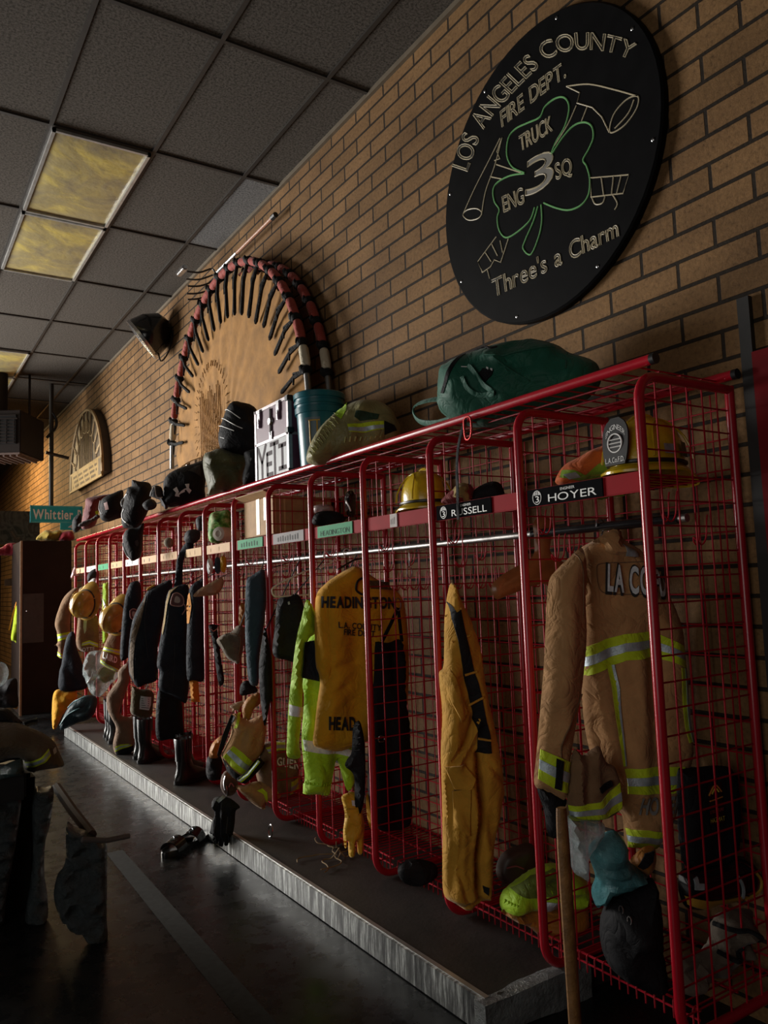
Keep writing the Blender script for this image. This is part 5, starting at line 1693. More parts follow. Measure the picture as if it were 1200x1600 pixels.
o = S.make('hood_tail', [(290, 848), (302, 848), (300, 862), (288, 872), (285, 900), (284, 930), (272, 930), (274, 900), (277, 872)], NAVY, .03, .03, parent=o.obj, seed=2)
S = Sheet((-.34, 6.1))
o = S.make('woven_pouch', [(257, 852), (256, 845), (262, 840), (270, 843), (270, 853), (263, 856)], fabric('pale_knit', (.30, .24, .16), .8, .3), .05, .05, seed=2); tag(o.obj, 'small pale knitted bundle on a shelf near the far bags', 'bundle')

# ================================================================ fifth and sixth lockers, left of the lime jacket
mb = MB()
yh = 3.85
P = [atY(p, yh) for p in ((478, 892), (450, 905), (428, 917), (425, 925), (431, 932), (455, 931), (482, 929))]
mb.tube(catmull(P, False, 5), .0045, 6)
c = Vector((-.27, yh, 1.532))
mb.tube(catmull([c+Vector((.018, 0, .0)), c+Vector((.004, 0, .024)), c+Vector((-.018, 0, .008)), c+Vector((-.014, 0, -.05)), atY((478, 892), yh)], False, 4), .0035, 6)
o = mb.build('wire_hanger', WHITEP); tag(o, 'white tubular hanger sticking out of the locker left of the lime jacket', 'hanger')
S = Sheet(cyy((455, 1010), 3.86), 14)
o = S.make('dark_jacket', Q((90, 370), (130, 350), (175, 345), (200, 400), (195, 520), (180, 620), (120, 615), (70, 590), (80, 470)), BLACKC, .05, .05, wr=(.006, 30, 8), seed=2); tag(o.obj, 'black jacket hanging just below the white tubular hanger', 'jacket')
o.loop(Q((150, 355))[0])
o.patch('small_pin', Q((124, 375), (131, 372), (133, 384), (126, 386)), SILVER)
W = lambda *p: CM(p, 3.633, 320, 860)
S = Sheet(cyy((402, 980), 4.22), 18)
o = S.make('work_shirt', W((235, 180), (265, 145), (330, 108), (345, 160), (348, 300), (330, 470), (310, 600), (305, 750), (275, 770), (250, 740), (238, 650), (228, 420)), SLATE, .045, .05, wr=(.006, 30, 6), seed=3); tag(o.obj, 'slate blue work shirt hanging to the left of a red post near the white hanger', 'shirt')
o.loop(W((320, 118))[0])
S = Sheet(cyy((415, 1060), 4.16), 18); S.c = S.c+S.n*.06
o = S.make('black_trousers', W((330, 480), (345, 440), (370, 560), (382, 640), (385, 850), (372, 860), (345, 990), (330, 960), (312, 800), (308, 640)), BLACKC, .045, .045, seed=4); tag(o.obj, 'black trousers hanging across a red post beside the slate blue shirt', 'trousers')
o.loop(W((345, 455))[0], -.30)
S = Sheet(cyy((360, 1010), 4.52), 20)
o = S.make('canvas_hood', W((66, 512), (100, 480), (150, 462), (180, 430), (215, 430), (222, 480), (218, 560), (195, 640), (160, 632), (125, 608), (95, 560)), fabric('grey_tan_hood', (.16, .12, .08), .8, .3), .06, .06, wr=(.01, 40, 40), seed=8); tag(o.obj, 'grey-tan canvas hood poking out past a red post left of the slate shirt', 'hood')
o.loop(W((195, 440))[0], -.36)
S.line('hood_fold', W((150, 470), (200, 490), (190, 590)), .004, TAND)
o = Sheet((S.c.x, S.c.y+.05), 20).make('leather_tab', W((198, 312), (222, 306), (226, 400), (200, 440), (192, 400)), LEATHO, .015, .015, parent=o.obj)
# turnout trousers with gloves
S = Sheet(cyy((385, 1150), 4.34), 20)
o = S.make('turnout_trousers', W((165, 925), (240, 965), (325, 935), (348, 1000), (335, 1120), (310, 1170), (275, 1215), (255, 1260), (200, 1300), (150, 1280), (95, 1175), (112, 1120), (148, 1040)), TAN, .075, .08, wr=(.008, 30, 18), seed=6, folds=[(W((230, 980), (200, 1090)), -.02, .014), (W((290, 960), (250, 1100)), .014, .02)])
tag(o.obj, 'tan turnout trousers with a yellow-silver cuff band, slumped under the slate shirt', 'trousers')
S.stripe(W((160, 1098), (210, 1130), (278, 1195)), W((102, 1165), (150, 1215), (215, 1258)))
S.stripe(W((205, 918), (196, 960), (180, 1000)), W((188, 922), (180, 960), (164, 1002)), mid=None)
S.patch('black_edge', W((150, 930), (170, 940), (110, 1110), (80, 1180), (70, 1160), (100, 1050)), BLACKC)
S.patch('cuff', W((98, 1178), (150, 1225), (205, 1265), (230, 1300), (200, 1310), (130, 1260)), BLACKC, off=.005)
S = Sheet(cyy((392, 1100), 4.30), 20); S.c = S.c+S.n*.07
o = S.make('leather_glove', W((212, 890), (240, 840), (300, 808), (318, 830), (312, 870), (280, 900), (262, 945), (245, 970), (232, 955), (222, 962), (214, 930)), LEATHO, .03, .03, seed=3, cell=.01); tag(o.obj, 'orange leather glove lying on the slumped tan turnout trousers', 'glove')
S = Sheet(cyy((370, 1103), 4.36), 20); S.c = S.c+S.n*.05
o = S.make('leather_glove', W((140, 888), (165, 868), (205, 855), (235, 848), (226, 880), (205, 890), (190, 920), (175, 905), (160, 925), (155, 900)), fabric('pale_glove_leather', (.40, .22, .12), .6, .2), .02, .02, seed=3, cell=.01); tag(o.obj, 'pale tan glove lying left of the orange leather glove', 'glove')
S = Sheet(cyy((392, 1075), 4.42), 20)
o = S.make('knit_hat', W((198, 810), (205, 760), (240, 738), (285, 770), (300, 800), (260, 815), (215, 825)), BLACKC, .05, .05, wr=(.004, 120, 30), seed=3); tag(o.obj, 'black knit hat with a brown edge below the slate blue shirt', 'hat')
# folded turnout coat below
S = Sheet(cyy((430, 1190), 4.32), 12)
o = S.make('turnout_coat', W((330, 1100), (400, 1085), (520, 1085), (535, 1200), (520, 1330), (480, 1390), (430, 1400), (360, 1380), (310, 1330), (290, 1240)), TAND, .10, .09, wr=(.012, 24, 24), seed=3); tag(o.obj, 'dark tan turnout coat with white name letters, folded low behind the mesh', 'coat')
o.stripe(W((335, 1110), (400, 1085), (470, 1085)), W((345, 1135), (400, 1118), (470, 1118)), mid=(.3, .75))
BOLD[0] = .03
o.text('GUEN', W((388, 1200))[0], W((512, 1222))[0], 13, LETW, tilt=(.05, -1)); BOLD[0] = 0
o.stripe(W((465, 1290), (540, 1275)), W((470, 1375), (540, 1350)))
S = Sheet(cyy((400, 1240), 4.36), 20); S.c = S.c+S.n*.06
o = S.make('coat_sleeve', W((175, 1340), (230, 1330), (300, 1310), (390, 1330), (435, 1370), (420, 1410), (350, 1430), (340, 1470), (290, 1450), (230, 1400)), TAN, .05, .05, wr=(.008, 30, 20), seed=5, parent=o.obj)
o.stripe(W((292, 1350), (330, 1370), (350, 1430)), W((325, 1340), (350, 1360), (355, 1425)), mid=None)
o.stripe(W((390, 1352), (400, 1410)), W((412, 1360), (410, 1410)), mid=None)
S = Sheet(cyy((380, 1215), 4.33), 20); S.c = S.c+S.n*.10
o2 = S.make('coat_cuff', W((180, 1300), (230, 1260), (300, 1180), (330, 1195), (335, 1215), (270, 1290), (225, 1325)), BLACKC, .035, .03, parent=o.obj, seed=4)
S.stripe(W((190, 1300), (240, 1260), (300, 1185)), W((205, 1310), (250, 1270), (312, 1192)), mid=(.1, .5))
# clipped pair of black gloves in front of the platform
S = Sheet(cxy((350, 1225), -.66), 35)
o = S.make('key_pouch', W((88, 1330), (100, 1270), (130, 1250), (170, 1280), (190, 1330), (170, 1380), (130, 1395), (100, 1370)), fabric('brown_pouch', (.10, .05, .03), .7, .3), .05, .05, seed=4); tag(o.obj, 'brown pouch with clips and keys below the slumped turnout trousers', 'pouch')
for a in (((128, 1270), (122, 1310), (128, 1345)), ((150, 1330), (160, 1310), (175, 1330)), ((135, 1320), (140, 1360), (125, 1400))):
    S.line('clip', W(*a), .004, STEEL if a[0][0] < 150 else plain('pink_clip', (.5, .12, .12), .4), o.obj, off=.006)
S = Sheet(cxy((350, 1290), -.78), 45)
E_ = lambda *p: CM(p, 6, 320, 1180)
o = S.make('black_glove', E_((70, 440), (90, 400), (150, 385), (230, 400), (300, 450), (330, 490), (290, 525), (280, 640), (265, 730), (250, 790), (232, 740), (222, 835), (195, 842), (184, 770), (172, 850), (140, 848), (130, 775), (122, 840), (100, 800), (105, 760), (90, 800), (72, 790), (85, 740), (50, 735), (62, 650), (85, 590), (100, 520), (75, 490)), BLACKC, .04, .04, wr=(.008, 90, 10), seed=4, cell=.009); tag(o.obj, 'pair of black gloves hanging from a clip over the platform edge', 'gloves')
o.patch('silver_tag', E_((135, 405), (170, 375), (200, 392), (160, 430)), SILVER)
for x in (135, 190, 240): o.line('finger_seam', E_((x, 560), (x-8, 700), (x-15, 820)), .003, CHAR)
c = atX((422, 1275), -.60); c.z = PT+.031
mb = MB(); mb.tube([c+Vector((.004*math.sin(t), .024*math.cos(t), .030*math.sin(t))) for t in [2*math.pi*k/18 for k in range(18)]], .004, 6, 0, True)
o = mb.build('split_ring', STEEL); tag(o, 'shiny metal ring at the foot of a red post on the platform', 'ring')
S = Sheet((-.42, 4.75), 20)
o = S.make('leather_bundle', W((25, 1150), (40, 1100), (80, 1060), (108, 1050), (90, 1120), (70, 1180), (30, 1180)), LEATHO, .05, .05, wr=(.01, 60, 40), seed=4); tag(o.obj, 'orange-brown gloves bundled low behind a red post, left of the tan trousers', 'gloves')

# ================================================================ dark jackets
J = lambda *p: CM(p, 5, 190, 880)
def badge(S, pts, parent):
    b_ = S.patch('shoulder_badge', pts, plain('badge_dark', (.10, .03, .03), .6), parent, smooth=True)
    cx = sum(p[0] for p in pts)/len(pts); cy = sum(p[1] for p in pts)/len(pts)
    pk = plain('badge_pink_edge', (.48, .26, .22), .6)
    S.line('badge_edge', list(pts)+[pts[0]], .004, pk, b_, off=.006)
    S.patch('badge_figure', [(cx+(p[0]-cx)*.45, cy+(p[1]-cy)*.5) for p in pts], plain('badge_pale', (.42, .34, .30), .6), b_, off=.008, smooth=True)
S = Sheet(cyy((308, 1000), 5.33), 14)
o = S.make('uniform_jacket', J((530, 200), (560, 160), (600, 135), (640, 130), (655, 300), (655, 600), (650, 900), (560, 915), (512, 900), (505, 700), (512, 480), (520, 300)), NAVY, .05, .05, wr=(.006, 28, 5), seed=2); tag(o.obj, 'black jacket with an orange lining strip, rightmost of the dark jackets', 'jacket', None)
o.loop(J((610, 140))[0])
o.patch('orange_strip', J((528, 230), (540, 330), (522, 470), (510, 470), (508, 330), (518, 250)), ORANGE)
o2 = Sheet((S.c.x, S.c.y), 14); o2.make('orange_tail', J((530, 912), (570, 915), (598, 902), (612, 1085), (545, 1085)), ORANGE, .015, .015, parent=o.obj, smooth=False)
S = Sheet(cyy((272, 990), 5.58), 14)
o = S.make('uniform_jacket', J((345, 290), (372, 212), (430, 178), (500, 165), (528, 200), (532, 300), (512, 500), (520, 760), (528, 900), (510, 1080), (470, 1082), (400, 1035), (290, 982), (298, 850), (276, 800), (288, 680), (328, 430)), NAVY, .055, .06, wr=(.006, 28, 5), seed=4); tag(o.obj, 'black jacket with tan edge and a round shoulder badge, second of the dark jackets', 'jacket')
o.loop(J((480, 172))[0])
o.patch('tan_edge', J((440, 178), (380, 230), (355, 320), (335, 470), (318, 560), (312, 540), (330, 420), (345, 300), (370, 215)), fabric('tan_lining', (.30, .20, .07), .8, .2))
badge(S, J((400, 240), (430, 232), (470, 260), (480, 310), (455, 335), (385, 325), (385, 280)), o.obj)
S.line('rocker', J((485, 320), (495, 355), (468, 400)), .004, plain('badge_pink_edge', (.48, .26, .22)))
S.line('seam', J((410, 600), (405, 800), (395, 960)), .002, CHAR)
S = Sheet(cyy((268, 1100), 5.66), 14)
o = S.make('black_trousers', J((285, 1000), (330, 990), (400, 1030), (465, 1080), (478, 1200), (480, 1370), (380, 1375), (275, 1370), (268, 1150)), BLACKC, .04, .045, seed=4); tag(o.obj, 'black trousers hanging under the badge jacket', 'trousers')
o.loop(J((360, 1010))[0])
S = Sheet(cyy((236, 990), 5.98), 14)
o = S.make('bunker_jacket', J((165, 285), (205, 215), (290, 165), (385, 135), (395, 220), (365, 330), (330, 430), (300, 560), (282, 700), (285, 880), (250, 930), (190, 945), (130, 970), (92, 930), (58, 850), (55, 660), (88, 440)), NAVY, .06, .06, wr=(.007, 26, 5), seed=6); tag(o.obj, 'black jacket with a long brown sleeve edge, third of the dark jackets', 'jacket')
o.loop(J((340, 152))[0])
o.patch('brown_sleeve', J((190, 250), (165, 310), (110, 440), (75, 560), (60, 700), (60, 850), (95, 920), (88, 760), (105, 600), (150, 450)), fabric('brown_lining', (.13, .085, .05), .8, .25))
S.line('pale_seam', J((205, 250), (180, 400), (185, 560), (203, 735)), .003, CHAR)
S.line('yellow_collar', J((198, 212), (215, 195), (255, 172)), .008, LEATHY)
S.line('seam_yellow', J((278, 850), (270, 880), (285, 910)), .006, OLIVE)
S = Sheet(cyy((221, 1095), 6.1), 14); S.c = S.c+S.n*.06
o = S.make('olive_bag', J((85, 965), (140, 985), (205, 985), (250, 1020), (245, 1120), (235, 1185), (180, 1212), (110, 1195), (68, 1160), (75, 1060)), fabric('brown_olive_cloth', (.085, .06, .022), .8, .25), .05, .05, seed=3); tag(o.obj, 'brown-olive bag with a white printed label below the dark jackets', 'bag')
o.loop(J((190, 985))[0])
lb = o.patch('white_label', J((148, 1030), (230, 1040), (228, 1100), (212, 1142), (138, 1132), (140, 1080)), WHITEC)
for k in range(5): o.line('print_line', J((152, 1050+k*17), (212, 1056+k*17)), .002, LETB, lb, off=.007)
S = Sheet(cyy((205, 960), 6.5), 14)
o = S.make('uniform_jacket', J((20, 310), (40, 220), (70, 155), (130, 140), (152, 200), (150, 300), (120, 420), (80, 560), (55, 700), (48, 740), (-10, 745), (0, 500)), NAVY, .05, .05, wr=(.006, 28, 5), seed=8); tag(o.obj, 'black jacket with a dim round badge, farthest left of the dark jackets', 'jacket')
o.loop(J((100, 150))[0])
badge(S, J((65, 370), (90, 355), (120, 370), (125, 410), (100, 438), (70, 425)), o.obj)
# wooden hanger and things on the rod
S = Sheet((-.30, 4.98), 14)
o = S.make('wooden_hanger', [(302, 932), (312, 920), (330, 910), (345, 902), (350, 912), (340, 928), (322, 931)], plain('pale_hanger_wood', (.36, .22, .12), .5, 0, .2), .018, .02, seed=2); tag(o.obj, 'pale wooden hanger on the rod right of the dark jackets', 'hanger')
hanger_hook((345, 890), 4.98, (340, 905), DSTEEL, 'hanger_hook', 'metal hook of the pale wooden hanger').parent = None
for k, (a, m_, lab) in enumerate((((328, 880), WHITEC, 'white cloth strip hung over the rod above the pale wooden hanger'), ((340, 878), SLATE, 'grey-blue cloth strip hung on the rod between white and yellow strips'), ((349, 876), LEATHY, 'yellow strap hung on the rod above the pale wooden hanger'))):
    S = Sheet((-.30, 4.95-.03*k), 10)
    o = S.make('hung_strip', [(a[0]-4, a[1]-5), (a[0]+3, a[1]-6), (a[0]+5, a[1]+6), (a[0]+2, a[1]+18), (a[0]-4, a[1]+14)], m_, .02, .02, seed=k); tag(o.obj, lab, 'strap')
S = Sheet((-.36, 4.9), 14)
o = S.make('webbing_strap', W((22, 425), (75, 425), (72, 455), (90, 600), (110, 740), (80, 760), (60, 640), (40, 500)), BLACKC, .02, .02, seed=2); tag(o.obj, 'black webbing strap with a grey buckle hanging inside a locker right of the jackets', 'strap')
S.line('buckle', W((25, 440), (45, 458), (72, 440)), .004, STEEL)

# ================================================================ boots on the platform
def boot(name, base, h, yaw, label, s=1.0, lean=0.0, wide=1.0):
    Mx = Matrix.Translation(Vector(base)) @ Matrix.Rotation(math.radians(yaw), 4, 'Z') @ Matrix.Scale(s, 4)
    n = 18; v = []; f = []
    secs = []
    # (center x, z, half length, half width) from the top of the shaft down to the sole, then shared rings shape the foot
    for z, cx, a, b_ in ((h, lean, .062, .056), (h*.96, lean, .064, .058), (h*.75, lean*.75, .060, .054), (h*.5, lean*.4, .055, .050), (.15, .005, .054, .048), (.115, .018, .068, .047), (.09, .045, .100, .047), (.065, .066, .126, .050), (.04, .072, .138, .052), (.022, .072, .141, .053)):
        secs.append((z, cx, a, b_))
    for (z, cx, a, b_) in secs:
        for j in range(n):
            t = 2*math.pi*j/n
            x = cx+a*math.cos(t)+.004*math.sin(5*t+z*60); y = b_*math.sin(t)*wide*(1-.18*max(0, math.cos(t)))
            if z < .14 and math.cos(t) > .5: zz = z-(.03*(z-.02)/.1)*(math.cos(t)-.5)
            else: zz = z
            v.append(Mx @ Vector((x, y, zz)))
    k = len(secs)
    for i in range(k-1):
        for j in range(n): f.append((i*n+j, i*n+(j+1) % n, (i+1)*n+(j+1) % n, (i+1)*n+j))
    f.append([(k-1)*n+j for j in range(n)])
    b0 = len(v)
    for j in range(n):
        t = 2*math.pi*j/n; v.append(Mx @ Vector((lean+.05*math.cos(t), .045*math.sin(t), h-.06)))
    for j in range(n): f.append((j, b0+j, b0+(j+1) % n, (j+1) % n))
    f.append([b0+j for j in range(n)])
    o = link(name, v, f, RUBBER)
    mb = MB()
    v = []
    for z in (0, .024):
        for j in range(24):
            t = 2*math.pi*j/24; v.append(Mx @ Vector((.072+.148*math.cos(t), .058*math.sin(t)*(1-.15*max(0, math.cos(t))), z)))
    mb.add(v, [(j, (j+1) % 24, 24+(j+1) % 24, 24+j) for j in range(24)]+[list(range(24))[::-1], list(range(24, 48))])
    mb.build('sole', BLACKP, o)
    mb = MB()
    for sg in (-1, 1): mb.tube([Mx @ Vector((lean-.01, sg*.058, h-.09)), Mx @ Vector((lean-.01, sg*.060, h+.02)), Mx @ Vector((lean+.02, sg*.060, h+.02)), Mx @ Vector((lean+.02, sg*.058, h-.09))], .005, 6)
    mb.build('pull_loop', RUBBER, o)
    tag(o, label, 'boot', 'rubber boots on the platform')
    return o
boot('rubber_boot', (-.58, 5.42, .055), .30, 20, 'black rubber boot on the platform, nearer of the pair below the orange coat tail')
boot('rubber_boot', (-.52, 5.58, .055), .30, 14, 'black rubber boot on the platform, farther of the pair below the orange coat tail')
boot('rubber_boot', (-.60, 6.28, .055), .33, 30, 'black rubber boot under the brown-olive bag, nearer of its pair')
boot('rubber_boot', (-.58, 6.46, .055), .33, 24, 'black rubber boot under the brown-olive bag, farther of its pair')
boot('rubber_boot', (-.58, 7.28, .055), .34, 30, 'black rubber boot at the left of the tan trousers, nearest of the far three')
boot('rubber_boot', (-.56, 7.45, .055), .34, 30, 'black rubber boot at the left of the tan trousers, middle of the far three')
boot('rubber_boot', (-.54, 7.62, .055), .34, 30, 'black rubber boot at the left of the tan trousers, farthest of the far three')

# ================================================================ far lockers
V = lambda *p: CM(p, 5, 0, 1000)
Y8 = lambda *p: CM(p, 8, 70, 850)
S = Sheet(cyy((190, 1100), 6.75), 14)
o = S.make('turnout_trousers', V((835, 440), (870, 380), (918, 310), (925, 240), (1000, 182), (1012, 300), (980, 420), (935, 570), (1000, 600), (1045, 600), (1050, 800), (1000, 900), (930, 930), (882, 830), (905, 690), (870, 610), (838, 540)), fabric('brown_turnout_cloth', (.19, .115, .07), .85, .2), .06, .06, wr=(.007, 24, 10), seed=3)
tag(o.obj, 'tan-brown turnout trousers with a lime-silver cuff hanging over the platform edge', 'trousers')
o.loop(V((990, 190))[0])
o.stripe(V((900, 830), (940, 805), (1000, 800)), V((898, 868), (935, 845), (1035, 812)))
o.patch('black_cuff', V((900, 872), (960, 838), (1048, 815), (1045, 860), (1000, 905), (930, 930)), BLACKC)
S = Sheet(cyy((172, 1025), 7.55), 14)
o = S.make('turnout_coat', Y8((800, 1140), (870, 1080), (965, 1070), (950, 1300), (945, 1480), (915, 1600), (800, 1560), (690, 1480), (720, 1330)), TAND, .07, .07, wr=(.007, 24, 10), seed=5); tag(o.obj, 'dark turnout coat with white name letters between two lime bands, far along the lockers', 'coat')
o.loop(Y8((900, 1085))[0])
o.stripe(Y8((740, 1280), (850, 1300), (945, 1320)), Y8((725, 1330), (830, 1350), (935, 1385)))
o.stripe(Y8((700, 1440), (800, 1500), (925, 1560)), Y8((690, 1480), (790, 1540), (912, 1600)))
BOLD[0] = .04
o.text('LAIRD', Y8((722, 1415))[0], Y8((900, 1482))[0], 9.5, LETW, tilt=(.12, -1)); BOLD[0] = 0
S = Sheet(cyy((143, 1005), 8.15), 14)
o = S.make('turnout_coat', Y8((430, 890), (520, 920), (640, 890), (668, 1000), (672, 1320), (560, 1345), (460, 1340), (392, 1250), (408, 1000)), TAND, .06, .06, wr=(.007, 24, 10), seed=7); tag(o.obj, 'dark turnout coat with a lime band and small white letters below the hanging helmet', 'coat')
o.loop(Y8((560, 915))[0])
o.stripe(Y8((470, 1230), (560, 1200), (668, 1240)), Y8((465, 1270), (560, 1250), (668, 1290)))
o.text('OTTE', Y8((470, 1340))[0], Y8((625, 1325))[0], 6, LETW)
o.patch('lime_label', Y8((490, 930), (530, 935), (520, 1080), (498, 1120), (485, 1040)), plain('pale_lime', (.5, .6, .4), .6))
S = Sheet(cyy((102, 990), 9.0), 14)
o = S.make('turnout_coat', Y8((330, 575), (410, 550), (425, 650), (340, 830), (318, 1000), (322, 1150), (330, 1200), (300, 1260), (250, 1300), (230, 1430), (160, 1400), (165, 1290), (118, 1268), (160, 1230), (152, 1110), (125, 1000), (160, 850), (230, 680)), TAND, .07, .07, wr=(.007, 24, 10), seed=9); tag(o.obj, 'tan turnout coat with a lime-silver cuff at the far end of the lockers', 'coat')
o.loop(Y8((390, 570))[0])
o.stripe(Y8((152, 1130), (230, 1110), (318, 1095)), Y8((165, 1215), (240, 1190), (325, 1180)))
o.stripe(Y8((160, 1345), (235, 1380)), Y8((155, 1395), (228, 1435)))
S = Sheet(cyy((112, 1040), 8.9), 14); S.c = S.c+S.n*.10
o = S.make('long_black_bag', V((480, 190), (500, 60), (530, -40), (580, -60), (600, 60), (650, 200), (690, 340), (640, 390), (470, 392), (462, 260)), NAVY, .07, .07, seed=3); tag(o.obj, 'long black bag hanging in front of the farthest tan coat', 'bag')
S = Sheet(cyy((150, 1045), 7.85), 30); S.c = S.c+S.n*.10
o = S.make('clear_bag', V((652, 200), (690, 105), (740, 85), (795, 90), (790, 180), (910, 240), (915, 300), (870, 340), (800, 430), (762, 445), (720, 420), (682, 340), (655, 270)), FILM, .12, .11, wr=(.014, 50, 40), seed=4); tag(o.obj, 'clear plastic bag of gear hanging at the far lockers', 'plastic bag')
o.patch('lime_contents', V((800, 220), (840, 200), (910, 240), (900, 300), (840, 330), (805, 280)), LIMEG, off=-.02)
for i in range(5): o.line('crease', V((700+i*18, 330-i*10), (735+i*16, 300-i*14), (760+i*14, 240-i*10)), .004, plain('pale_crease', (.6, .66, .66), .3), off=.003)
# lime vest inside a far locker, white cap
S = Sheet(cyy((163, 955), 8.0), 14)
o = S.make('safety_vest', Y8((725, 520), (760, 490), (800, 500), (800, 800), (795, 1160), (740, 1240), (722, 1200), (722, 800)), LIMEG, .04, .04, seed=2); tag(o.obj, 'lime safety vest hanging behind the mesh of a far locker', 'vest')
o.patch('white_band', Y8((722, 680), (760, 760), (785, 860), (770, 880), (735, 780)), WHITEC)
S = Sheet(cyy((147, 912), 8.5), 14)
o = S.make('white_cap', Y8((540, 470), (590, 430), (670, 420), (672, 560), (640, 600), (600, 570), (592, 520)), WHITEC, .05, .05, seed=2); tag(o.obj, 'white cap with dark marking above the far hanging helmet', 'cap')
o.patch('dark_marking', Y8((620, 520), (650, 525), (645, 565), (622, 560)), LETB)
S = Sheet(cyy((146, 898), 8.4), 14)
o = S.make('grey_hood', Y8((530, 440), (540, 370), (620, 310), (670, 330), (672, 420), (600, 430), (550, 470)), CHAR, .05, .05, seed=2); tag(o.obj, 'dark grey hood above the white cap in a far locker', 'hood')
S = Sheet(cyy((115, 894), 9.2), 14)
o = S.make('bright_scarf', Y8((320, 430), (345, 340), (375, 280), (390, 300), (400, 380), (420, 360), (420, 400), (370, 400), (335, 435)), plain('pale_pink_cloth', (.62, .42, .45), .6), .03, .03, seed=2); tag(o.obj, 'pale pink cloth behind the farthest red posts', 'cloth')
# hanging yellow helmets
for (p, y, lab) in (((136, 943), 8.0, 'aged yellow helmet hanging brim down on the far tan coat'), ((183, 965), 7.35, 'aged yellow helmet hanging beside the farthest badge jacket')):
    c = atY(p, y)+Vector((-.02, -.06, 0))
    hh, Mh = helmet('fire_helmet', c, 70, OLDH, 1.0, (-.75, -.62, -.10))
    tag(hh, lab, 'helmet')
S = Sheet(cyy((140, 925), 8.1), 14)
o = S.make('helmet_neck_cape', Y8((425, 640), (430, 560), (500, 525), (580, 540), (640, 600), (665, 680), (640, 700), (560, 600), (480, 590)), fabric('brown_cape', (.20, .12, .03), .7, .2), .03, .03, seed=2); tag(o.obj, 'brown neck cape draped over the first far helmet', 'cape')
# yellow trousers and dark bags on the floor at the far end
S = Sheet(cyy((98, 1110), 8.85), 20)
o = S.make('yellow_trousers', V((415, 430), (450, 386), (520, 395), (590, 400), (600, 450), (540, 520), (490, 590), (455, 660), (430, 700), (410, 680), (405, 560)), MUST, .07, .06, wr=(.012, 40, 20), seed=3); tag(o.obj, 'mustard trousers crumpled on the floor at the far end of the platform', 'trousers')
S = Sheet(cyy((122, 1115), 8.2), 25)
o = S.make('dark_blanket', V((470, 700), (485, 620), (540, 520), (610, 460), (680, 430), (755, 450), (745, 560), (690, 620), (600, 650), (520, 690)), fabric('dark_teal_cloth', (.018, .035, .042), .45, .3), .09, .08, wr=(.012, 20, 30), seed=4); tag(o.obj, 'dark teal sheet draped over the far end of the platform', 'sheet')
o.line('fold_highlight', V((480, 660), (540, 580), (600, 540), (640, 520)), .006, plain('teal_highlight', (.12, .26, .28), .4))  # paler teal lines put in as light catching the folds
o.line('fold_highlight', V((530, 530), (580, 480), (670, 440)), .006, plain('teal_highlight', (.12, .26, .28)))

# ================================================================ floor things
def sandal(c, yaw, label):
    Mx = Matrix.Translation(Vector(c)) @ Matrix.Rotation(math.radians(yaw), 4, 'Z')
    n = 30; v = []
    def ol(t, e): 
        x = .138*math.cos(t); w_ = .050-.008*math.cos(2*t)+.006*math.cos(t)
        return Vector((x*(1+e), (w_+e*.05)*math.sin(t), 0))
    rings = ((0, -.02), (0, .02), (.022, .03), (.030, .0), (.024, -.12))
    f = []
    for z, e in rings:
        for j in range(n): v.append(Mx @ (ol(2*math.pi*j/n, e)+Vector((0, 0, z))))
    for i in range(4):
        for j in range(n): f.append((i*n+j, i*n+(j+1) % n, (i+1)*n+(j+1) % n, (i+1)*n+j))
    f.append([4*n+j for j in range(n)]); f.append(list(range(n))[::-1])
    o = link('slide_sandal', v, f, RUBBER)
    mb = MB(); pts = []
    v = []; fs = []
    for i in range(9):
        a = math.pi*i/8
        for k, x in enumerate((.005, .03, .06, .085)):
            for d in (0, .006):
                v.append(Mx @ Vector((x, (.056+d)*math.cos(a), .020+(.058+d-.006*k)*math.sin(a))))
    for i in range(8):
        for k in range(3):
            for d in (0, 1):
                a = i*8+k*2+d; q = (a, a+2, a+10, a+8); fs.append(q if d else q[::-1])
        fs.append((i*8, i*8+8, i*8+9, i*8+1)); fs.append((i*8+6, i*8+7, i*8+15, i*8+14))
    mb.add(v, fs); st = mb.build('foot_strap', BLACKG, o)
    mb = MB(); mb.tube([Mx @ Vector((.02+.016*k, .008*(-1)**k, .0845-.004*k)) for k in range(4)], .003, 5); mb.build('strap_mark', SILVER, st)
    tag(o, label, 'sandal'); return o
p1 = atZ((280, 1328), FZ); p2 = atZ((309, 1315), FZ)
sandal((p1.x, p1.y, FZ), 215, 'black slide sandal on the floor, the one farther from the platform')
sandal((p2.x+.0, p2.y+.02, FZ), 222, 'black slide sandal on the floor, the one touching the platform side')
# plastic-wrapped bench at the left
bn = empty('wrapped_bench', (-1.75, 3.8, FZ)); tag(bn, 'dark low bench with its legs wrapped in clear plastic, at the left edge', 'bench')
L3 = lambda *p: CM(p, 3, 0, 1100)
WR = film('dusty_plastic_wrap', (.055, .07, .075), .92)
def wleg(c, pts, T, seed):
    S = Sheet(c); return S.make('wrapped_leg', pts, WR, T, T*.8, parent=bn, wr=(.012, 40, 60), nk=7, seed=seed, cell=.012, smooth=True)
l1 = wleg((-1.60, 3.50), L3((312, 560), (350, 575), (420, 600), (470, 640), (500, 652), (502, 800), (500, 1000), (500, 1108), (410, 1110), (380, 1075), (330, 1060), (280, 1000), (252, 900), (270, 800), (305, 740)), .05, 3)
l2 = wleg((-1.76, 3.86), L3((160, 402), (210, 392), (252, 398), (235, 560), (212, 650), (208, 790), (222, 900), (218, 1015), (130, 1028), (118, 985), (140, 850), (155, 700), (150, 560)), .045, 5)
l3 = wleg((-1.90, 3.93), L3((-110, 405), (0, 400), (95, 402), (88, 560), (58, 750), (30, 900), (8, 1042), (-100, 1045)), .045, 7)
S = Sheet((-1.86, 3.80))
